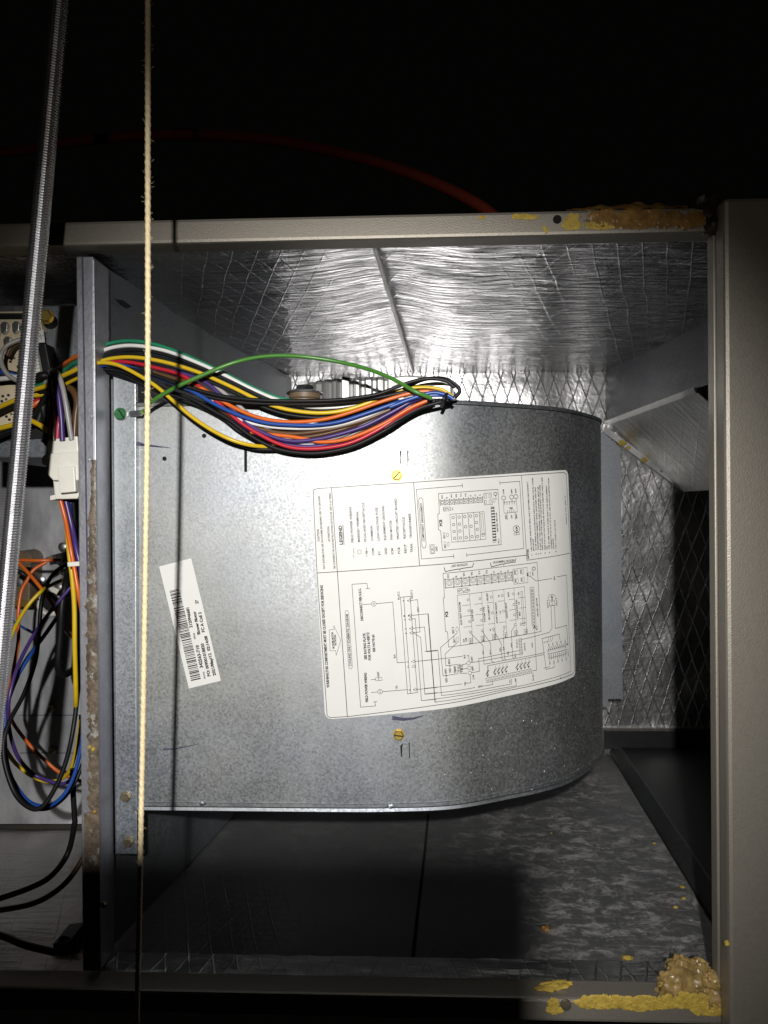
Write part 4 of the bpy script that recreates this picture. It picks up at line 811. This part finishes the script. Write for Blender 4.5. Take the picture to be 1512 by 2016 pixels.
# left compartment wiring
def lw_(pts):
    return [(a / 3.6, 1080 + b / 3.6, y) for a, b, y in pts]
loom = thing('loose_wire_loops', 'loose loops of coloured wires hanging in the left wiring compartment', 'wires', W(90, 1500, 0.15))
RL = 0.0018
LW = [
 ('black_wire', [(560, 380, .10), (568, 600, .09), (560, 900, .085), (545, 1080, .08), (515, 1300, .07), (470, 1500, .065), (400, 1680, .06), (300, 1830, .055), (210, 1835, .055), (110, 1740, .06), (40, 1550, .065), (25, 1380, .07), (70, 1220, .08), (170, 1030, .10), (250, 800, .12), (275, 600, .14), (300, 350, .15), (370, 190, .17), (480, 100, .20)], 0.0021),
 ('blue', [(600, 1100, .09), (575, 1400, .085), (520, 1620, .08), (440, 1760, .075), (330, 1825, .075), (200, 1790, .078), (90, 1640, .085), (45, 1480, .09), (35, 1250, .095), (60, 1080, .10), (110, 930, .11), (240, 720, .13), (400, 490, .17)], RL),
 ('purple', [(500, 275, .15), (330, 480, .14), (200, 680, .12), (110, 880, .10), (60, 1100, .09), (70, 1300, .10), (130, 1480, .11), (240, 1600, .12), (360, 1650, .12), (470, 1660, .12), (600, 1540, .12)], RL),
 ('black_wire', [(420, 470, .18), (300, 640, .15), (190, 780, .13), (120, 920, .115), (60, 1080, .105), (40, 1200, .1), (30, 1380, .098), (35, 1500, .092), (80, 1670, .088), (200, 1815, .085), (330, 1845, .082), (450, 1770, .085), (540, 1640, .09), (600, 1480, .1)], RL),
 ('orange', [(120, 85, .17), (250, 230, .16), (370, 390, .16), (440, 540, .18), (480, 600, .2), (530, 640, .22)], RL),
 ('orange', [(110, 82, .18), (280, 84, .18), (430, 80, .19)], RL),
 ('orange', [(330, 95, .18), (240, 150, .175), (190, 230, .17), (150, 310, .165), (128, 480, .16), (130, 650, .16), (95, 860, .16), (62, 1060, .16), (80, 1210, .17), (200, 1380, .18), (320, 1500, .18), (430, 1590, .18), (600, 1660, .18)], RL),
 ('yellow', [(455, 218, .18), (380, 250, .17), (290, 305, .15), (180, 430, .14), (80, 620, .12), (25, 850, .10), (8, 1100, .09), (12, 1340, .10), (70, 1470, .12), (140, 1550, .14), (230, 1615, .14), (330, 1650, .14), (430, 1635, .14), (500, 1560, .13), (550, 1380, .12), (575, 1180, .12)], 0.0019),
 ('blue', [(40, 480, .24), (150, 550, .24), (275, 612, .24)], 0.0012),
 ('black_wire', [(500, 120, .2), (470, 230, .16), (440, 400, .15), (428, 600, .15), (412, 800, .15), (425, 870, .155), (465, 890, .165), (520, 858, .19)], 0.0036),
 ('black_wire', [(70, 140, .18), (180, 190, .18), (280, 290, .2)], 0.0026),
 ('yellow', [(455, -345, .055), (475, -150, .06), (490, 30, .06), (512, 210, .06), (527, 420, .06), (530, 700, .06), (538, 1040, .07), (535, 1180, .09)], 0.0021),
 ('orange', [(428, -345, .05), (465, -200, .05), (500, 0, .045), (528, 150, .045), (562, 350, .045), (590, 500, .06)], 0.0019),
 ('purple', [(465, -345, .055), (510, -150, .055), (540, 0, .05), (570, 130, .05), (590, 280, .06)], 0.0024),
 ('blue', [(485, -345, .06), (515, -150, .06), (550, 20, .06), (580, 200, .07)], RL),
 ('white', [(510, -345, .06), (530, -200, .07), (545, 0, .07), (560, 200, .08)], 0.0015),
 ('black_wire', [(518, -345, .06), (535, -100, .065), (560, 100, .065), (572, 400, .07), (580, 800, .075)], RL),
 ('black_wire', [(515, 1560, .12), (518, 1720, .12), (528, 1900, .12), (527, 1960, .12), (480, 2160, .12), (365, 2318, .10), (205, 2408, .09), (-60, 2500, .08)], 0.0027),
 ('brown', [(610, 2160, .12), (500, 2330, .11), (374, 2444, .10), (205, 2524, .095), (-80, 2575, .085)], 0.0026),
 ('yellow', [(480, 350, .2), (440, 300, .2), (410, 330, .2)], RL),
 ('brown', [(-40, 2730, .05), (60, 2760, .045), (180, 2810, .036), (390, 2862, .036)], 0.003),
]
for m, pts, r in LW:
    wire('wire', lw_(pts), r, m, loom, label=m.replace('_wire', '') + ' wire in the compartment loops')
part('cable_tie', plate([(132, 1107), (162, 1105), (162, 1114), (133, 1116)], 0.042, 0.02), 'nylon', loom, bev=0.0006)
plug = thing('nylon_connector', 'off-white nylon plug connector beside the divider post', 'connector', W(125, 984, 0.06))
part('plug_body', plate([(92, 866), (152, 858), (157, 915), (157, 972), (152, 982), (108, 983), (104, 945), (96, 925)], 0.04, 0.022), 'nylon', plug, bev=0.0012)
part('receptacle', plate([(88, 898), (98, 893), (157, 888), (157, 946), (104, 946), (92, 932)], 0.034, 0.014), 'nylon', plug, bev=0.0012)
part('latch', plate([(112, 920), (146, 917), (149, 968), (117, 971)], 0.0315, 0.01), 'nylon', plug, bev=0.001)
part('latch_lip', plate([(82, 903), (86, 896), (96, 894), (97, 902), (88, 905), (86, 916), (82, 912)], 0.036, 0.008), 'nylon', plug, bev=0.0006)
part('foot_tab', plate([(98, 976), (112, 973), (112, 983), (98, 985)], 0.042, 0.012), 'nylon', plug, bev=0.0006)
pig = thing('connector_pigtail', 'brown, purple and grey wires looping up out of the nylon connector', 'wires', W(120, 858, 0.06))
for m, pts, r in (('tan', [(97, 870, .052), (96, 820, .06), (101, 780, .075), (104, 745, .09)], .0012), ('brown', [(106, 868, .05), (103, 800, .05), (99, 760, .055), (100, 735, .065), (112, 728, .08), (118, 745, .09)], .002), ('purple', [(123, 868, .048), (120, 815, .045), (113, 765, .045), (104, 740, .05), (99, 732, .07), (92, 745, .09)], .0024), ('grey', [(141, 866, .048), (133, 815, .043), (124, 765, .042), (115, 738, .046), (106, 729, .055), (98, 735, .075), (90, 755, .09)], .0022), ('pink', [(112, 868, .055), (115, 840, .058), (120, 805, .06), (118, 770, .07)], .0019), ('brown', [(146, 866, .06), (149, 820, .062), (152, 795, .064), (147, 775, .066), (136, 764, .07), (122, 768, .08), (110, 790, .09)], .003), ('brown', [(98, 868, .058), (98, 815, .06), (105, 775, .07)], .0015)):
    wire('wire', [(p[0], p[1], 0.03 + (p[2] - 0.03) * 0.5) for p in pts], r, m, pig, label=m + ' wire of the pigtail')
feed = thing('harness_tail', 'tail of the harness wires running from the post to the circuit board', 'wires', W(100, 770, 0.09))
for m, pts, r in (('orange', [(165, 693, .04), (150, 702, .05), (128, 716, .07), (100, 735, .1), (60, 742, .1)], .0019), ('brown', [(165, 700, .045), (148, 709, .055), (122, 726, .075), (95, 742, .1)], .002), ('green', [(165, 708, .04), (150, 714, .05), (132, 725, .07), (95, 752, .09), (50, 768, .1)], .0021), ('yellow', [(165, 718, .036), (150, 728, .045), (122, 741, .06), (90, 760, .08), (55, 770, .09)], .0021), ('black_wire', [(165, 730, .04), (150, 737, .05), (120, 750, .07), (80, 775, .09), (40, 790, .1)], .0022), ('yellow', [(165, 740, .045), (150, 746, .055), (128, 757, .07), (90, 775, .09), (60, 781, .1)], .0015), ('black_wire', [(110, 750, .085), (75, 745, .095), (40, 740, .1), (-20, 726, .1)], .003), ('red', [(100, 770, .1), (75, 785, .1), (55, 800, .1), (30, 806, .1)], .002), ('orange', [(95, 775, .11), (70, 795, .1), (50, 810, .1)], .0022), ('black_wire', [(120, 755, .09), (95, 775, .09), (70, 815, .1), (45, 835, .1)], .003), ('yellow', [(100, 773, .09), (75, 778, .09), (45, 782, .09), (-20, 810, .09)], .0021), ('yellow', [(93, 850, .08), (80, 838, .085), (55, 828, .09), (20, 838, .09), (-20, 848, .09)], .0023), ('black_wire', [(-20, 820, .095), (20, 800, .095), (55, 787, .095), (90, 770, .1)], .002), ('black_wire', [(-20, 865, .1), (30, 845, .1), (60, 832, .1), (90, 828, .1)], .003),
    ('white', [(-20, 748, .085), (10, 745, .085), (40, 742, .09), (60, 745, .1)], .0022), ('blue', [(-20, 729, .085), (10, 734, .085), (40, 741, .095)], .002), ('grey', [(35, 750, .08), (18, 740, .078), (5, 722, .075), (2, 700, .075), (12, 682, .075), (30, 672, .08), (45, 668, .085)], .002), ('brown', [(45, 672, .09), (25, 680, .088), (14, 700, .088)], .002), ('brown', [(85, 735, .09), (100, 750, .08), (95, 770, .085), (108, 780, .09), (100, 800, .1)], .0022), ('black_wire', [(60, 750, .085), (85, 740, .08), (100, 745, .09), (90, 790, .1), (75, 830, .1)], .004), ('black_wire', [(100, 760, .095), (85, 800, .1), (95, 840, .1), (90, 870, .11)], .004)):
    wire('wire', [(p[0], p[1], 0.03 + (p[2] - 0.03) * 0.5) for p in pts], r, m, feed, label=m.replace('_wire', '') + ' wire of the tail')
# circuit board
pcb = thing('circuit_board', 'tan control circuit board with spade terminals behind the threaded rod', 'circuit board', W(20, 860, 0.12))
part('board', plate([(-50, 614), (74, 613), (84, 650), (96, 735), (98, 862), (-50, 870)], 0.0791, 0.002), 'black', pcb)
part('board_edge', plate([(-50, 614), (70, 613), (70, 616), (-50, 617)], 0.0754, 0.006), 'pcb', pcb)
part('board_edge', plate([(72, 613), (76, 613), (84, 650), (81, 651)], 0.0729, 0.008), 'pcb', pcb)
part('tan_panel', plate([(-50, 629), (62, 629), (70, 690), (73, 738), (-50, 742)], 0.0754, 0.004), 'pcb', pcb)
part('tan_panel', plate([(-50, 758), (30, 758), (38, 850), (-50, 856)], 0.0754, 0.004), 'pcb', pcb)
part('tape_tag', plate([(67, 651), (85, 649.5), (88, 674), (70, 675)], 0.0723, 0.001), 'sheet', pcb)
part('pen_mark', merge(plate([(71, 656), (72.5, 656), (73.5, 664), (78, 661), (78, 663), (72, 666)], 0.0720, 0.0003), plate([(79, 658), (80, 658), (82, 668), (81, 668)], 0.0720, 0.0003), plate([(83, 659), (84, 659), (85.5, 662), (84.5, 662)], 0.0720, 0.0003)), 'ink', pcb)
part('relay_block', plate([(73, 677), (89, 675), (100, 732), (84, 737)], 0.0655, 0.02), 'black', pcb, bev=0.001)
part('terminal_strip', plate([(60, 688), (72, 686), (80, 736), (62, 739)], 0.0692, 0.01), 'nylon', pcb, bev=0.0006)
for k in range(7): part('terminal_tooth', plate([(58 + k * .6, 690 + 6.6 * k), (71 + k * 1.1, 689 + 6.6 * k), (71.6 + k * 1.1, 692 + 6.6 * k), (58.6 + k * .6, 693 + 6.6 * k)], 0.0674, 0.006), 'nylon', pcb, bev=0.0003)
for a, b in ((7, 645), (30, 644), (13, 674), (-12, 660), (50, 646)):
    part('spade_terminal', plate([(a - 6, b + 10), (a - 7, b - 6), (a - 2, b - 12), (a + 5, b - 12), (a + 8, b - 6), (a + 7, b + 6), (a, b + 12)], 0.0705, 0.006), 'steel', pcb, bev=0.0008)
for k, (a, b) in enumerate(((5, 780), (12, 786), (3, 790), (16, 778), (22, 815), (12, 820), (18, 826), (26, 808), (10, 700), (20, 712), (28, 705), (35, 722), (20, 835), (5, 812), (44, 700), (50, 720))):
    part('solder_blob', plate([(a - 2.5, b - 2), (a + 2, b - 2.5), (a + 2.5, b + 2), (a - 2, b + 2.2)], 0.0745, 0.0012), ('ink', 'steel', 'ink')[k % 3], pcb)
hexscrew(W(93, 624, 0.062), 0.0058, 'screw', pcb, name='standoff_screw')
part('standoff', tube([W(92, 624, 0.062), W(92, 624, 0.084)], 0.004, 10), 'zinc', pcb, True)
# brown relay / capacitor and lugs
rel = thing('relay', 'brown plastic relay with brass tab among the loose wires', 'relay', W(45, 1200, 0.26))
part('relay_body', plate([(26, 1112), (60, 1112), (58, 1180), (60, 1186), (28, 1186)], 0.258, 0.028), 'brownplastic', rel, bev=0.002)
part('coil_cap', disc(W(45, 1102, 0.262), (0, -1, 0), [(0.0115, -0.025), (0.011, 0.0), (0.009, 0.002)], 24), 'brownplastic', rel, True)
part('brass_tab', plate([(22, 1182), (58, 1183), (58, 1196), (22, 1194)], 0.254, 0.006), 'screw', rel, bev=0.0006)
part('relay_screw', disc(W(38, 1146, 0.2575), (0, -1, 0), [(0.0055, 0), (0.005, 0.002), (0.002, 0.0026)], 16), 'steel', rel, True)
cp = thing('white_bushing', 'round white bushing behind the crossing wires on the panel', 'bushing', W(101, 1210, 0.25))
part('bushing_ring', disc(W(102, 1184, YL - 0.003), (0, -1, 0), [(0.018, 0), (0.018, 0.004), (0.016, 0.006), (0.0125, 0.006), (0.0125, 0.001)], 28), 'nylon', cp, True)
part('bushing_hole', disc(W(102, 1184, YL - 0.0045), (0, -1, 0), [(0.0122, 0), (0.0122, 0.0012)], 24), 'void', cp)
for a, b in ((125, 1077), (126, 1123), (117, 1157), (80, 1142)):
    part('panel_screw', disc(W(a, b, YL - 0.003), (0, -1, 0), [(0.006, 0), (0.0058, 0.002), (0.0035, 0.0035)], 16), 'steel', lp, True)
part('lug_plate', plate([(98, 1094), (128, 1086), (134, 1106), (112, 1112)], 0.262, 0.02), 'black', rel, bev=0.001)
part('spade_sleeve', plate([(88, 1098), (102, 1094), (104, 1103), (90, 1106)], 0.25, 0.01), 'brownplastic', rel, bev=0.001)
bx = thing('black_bracket', 'small black square tube bracket on the compartment floor', 'bracket', W(125, 1890, 0.06))
part('tube_body', plate([(104, 1858), (138, 1853), (142, 1846), (142, 1890), (104, 1898)], 0.05, 0.03), 'black', bx, bev=0.001)
part('tube_mouth', disc(W(123, 1853, 0.053), (0, -0.55, 0.85), [(0.0042, 0), (0.0042, 0.0012)], 12), 'void', bx)
part('mouth_rim', tube(catmull([W(112, 1857, .05), W(122, 1847, .055), (W(140, 1846, .055)), W(134, 1857, .05), W(112, 1857, .05)], 4), 0.0008, 6), 'galv2', bx)

# ------------------------------------------------------------------ threaded rod, twine, red cable
def threaded(a, b, r, pitch, amp, nr=14, per=5):
    a, b = Vector(a), Vector(b); ax = (b - a).normalized(); L = (b - a).length; u = ax.orthogonal().normalized(); v = ax.cross(u)
    n = int(L / pitch * per); V = []
    for i in range(n + 1):
        z = L * i / n
        for k in range(nr):
            th = 2 * math.pi * k / nr; ph = (z / pitch - k / nr) % 1.0
            rr = r + amp * (1 - 2 * abs(2 * ph - 1)); V.append(a + ax * z + (u * math.cos(th) + v * math.sin(th)) * rr)
    return V, [(i * nr + k, i * nr + (k + 1) % nr, (i + 1) * nr + (k + 1) % nr, (i + 1) * nr + k) for i in range(n) for k in range(nr)]
part('threaded_rod', threaded(W(125, -60, -0.065), W(-18, 1500, -0.055), 0.0060, 0.00195, 0.0005), 'steel', label='zinc plated threaded rod hanging in front of the circuit board', cat='threaded rod', smooth=False)
P = catmull([W(291, -50, -0.135), W(291, 300, -0.135), W(291, 700, -0.133), W(288, 1000, -0.13), (W(282, 1400, -0.125)), W(275, 1750, -0.12), W(268, 2080, -0.115)], 130)
V = []; n = 18; L = 0.0
for i, p in enumerate(P):
    if i: L += (p - P[i - 1]).length
    for k in range(n):
        th = 2 * math.pi * k / n
        rr = 0.0016 * (1 + 0.08 * math.cos(3 * th - 2 * math.pi * L / 0.0048) + 0.07 * noise.noise(Vector((L * 900, th * 2, 0))))
        V.append(p + Vector((math.cos(th), math.sin(th), 0)) * rr)
tw = thing('jute_twine', 'pale twisted twine hanging straight down across the open cabinet', 'twine', P[-1])
part('strand', (V, [(i * n + k, i * n + (k + 1) % n, (i + 1) * n + (k + 1) % n, (i + 1) * n + k) for i in range(len(P) - 1) for k in range(n)]), 'twine', tw, True)
hv = []; rr = random.Random(5)
for k in range(150):
    p = rr.choice(P); a = rr.uniform(0, 6.28); d = Vector((math.cos(a), math.sin(a), rr.uniform(-1, 1.0))); q = p + Vector((math.cos(a), math.sin(a), 0)) * 0.0017
    hv.append(tube([q, q + d * 0.0012, q + d * 0.002 + Vector((0, 0, 0.0005))], 0.00007, 3))
part('fibres', merge(*hv), 'twine', tw, kind='stuff')
part('red_cable', tube(catmull([W(-60, 312, .2), W(60, 293, .2), W(180, 275, .2), W(300, 267, .2), W(400, 266, .19), W(520, 274, .18), (W(640, 295, .165)), W(760, 325, .15), W(860, 362, .135), W(940, 402, .12), W(990, 440, .11)], 12), 0.0055, 14), 'cablered', label='dark red cable arching over the top of the cabinet', cat='cable', smooth=True)

# ------------------------------------------------------------------ the phone that takes the picture: its shadow falls low on the cabinet
def camp(x, y, z): return CAM + ROT @ Vector((x, y, z))
ph = thing('smartphone', 'black smartphone held up in front of the open cabinet', 'phone', camp(-0.04, -0.15, 0.01))
def cbox(x0, x1, y0, y1, z0, z1):
    v, f = box(x0, x1, y0, y1, z0, z1); return [camp(*p) for p in v], f
part('phone_body', cbox(-0.116, 0.018, -0.155, 0.0235, 0.006, 0.016), 'black', ph, bev=0.003)
part('lens_ring', disc(camp(0, 0, 0.0059), ROT @ Vector((0, 0, -1)), [(0.006, 0), (0.006, 0.001), (0.004, 0.001)], 20), 'black', ph)
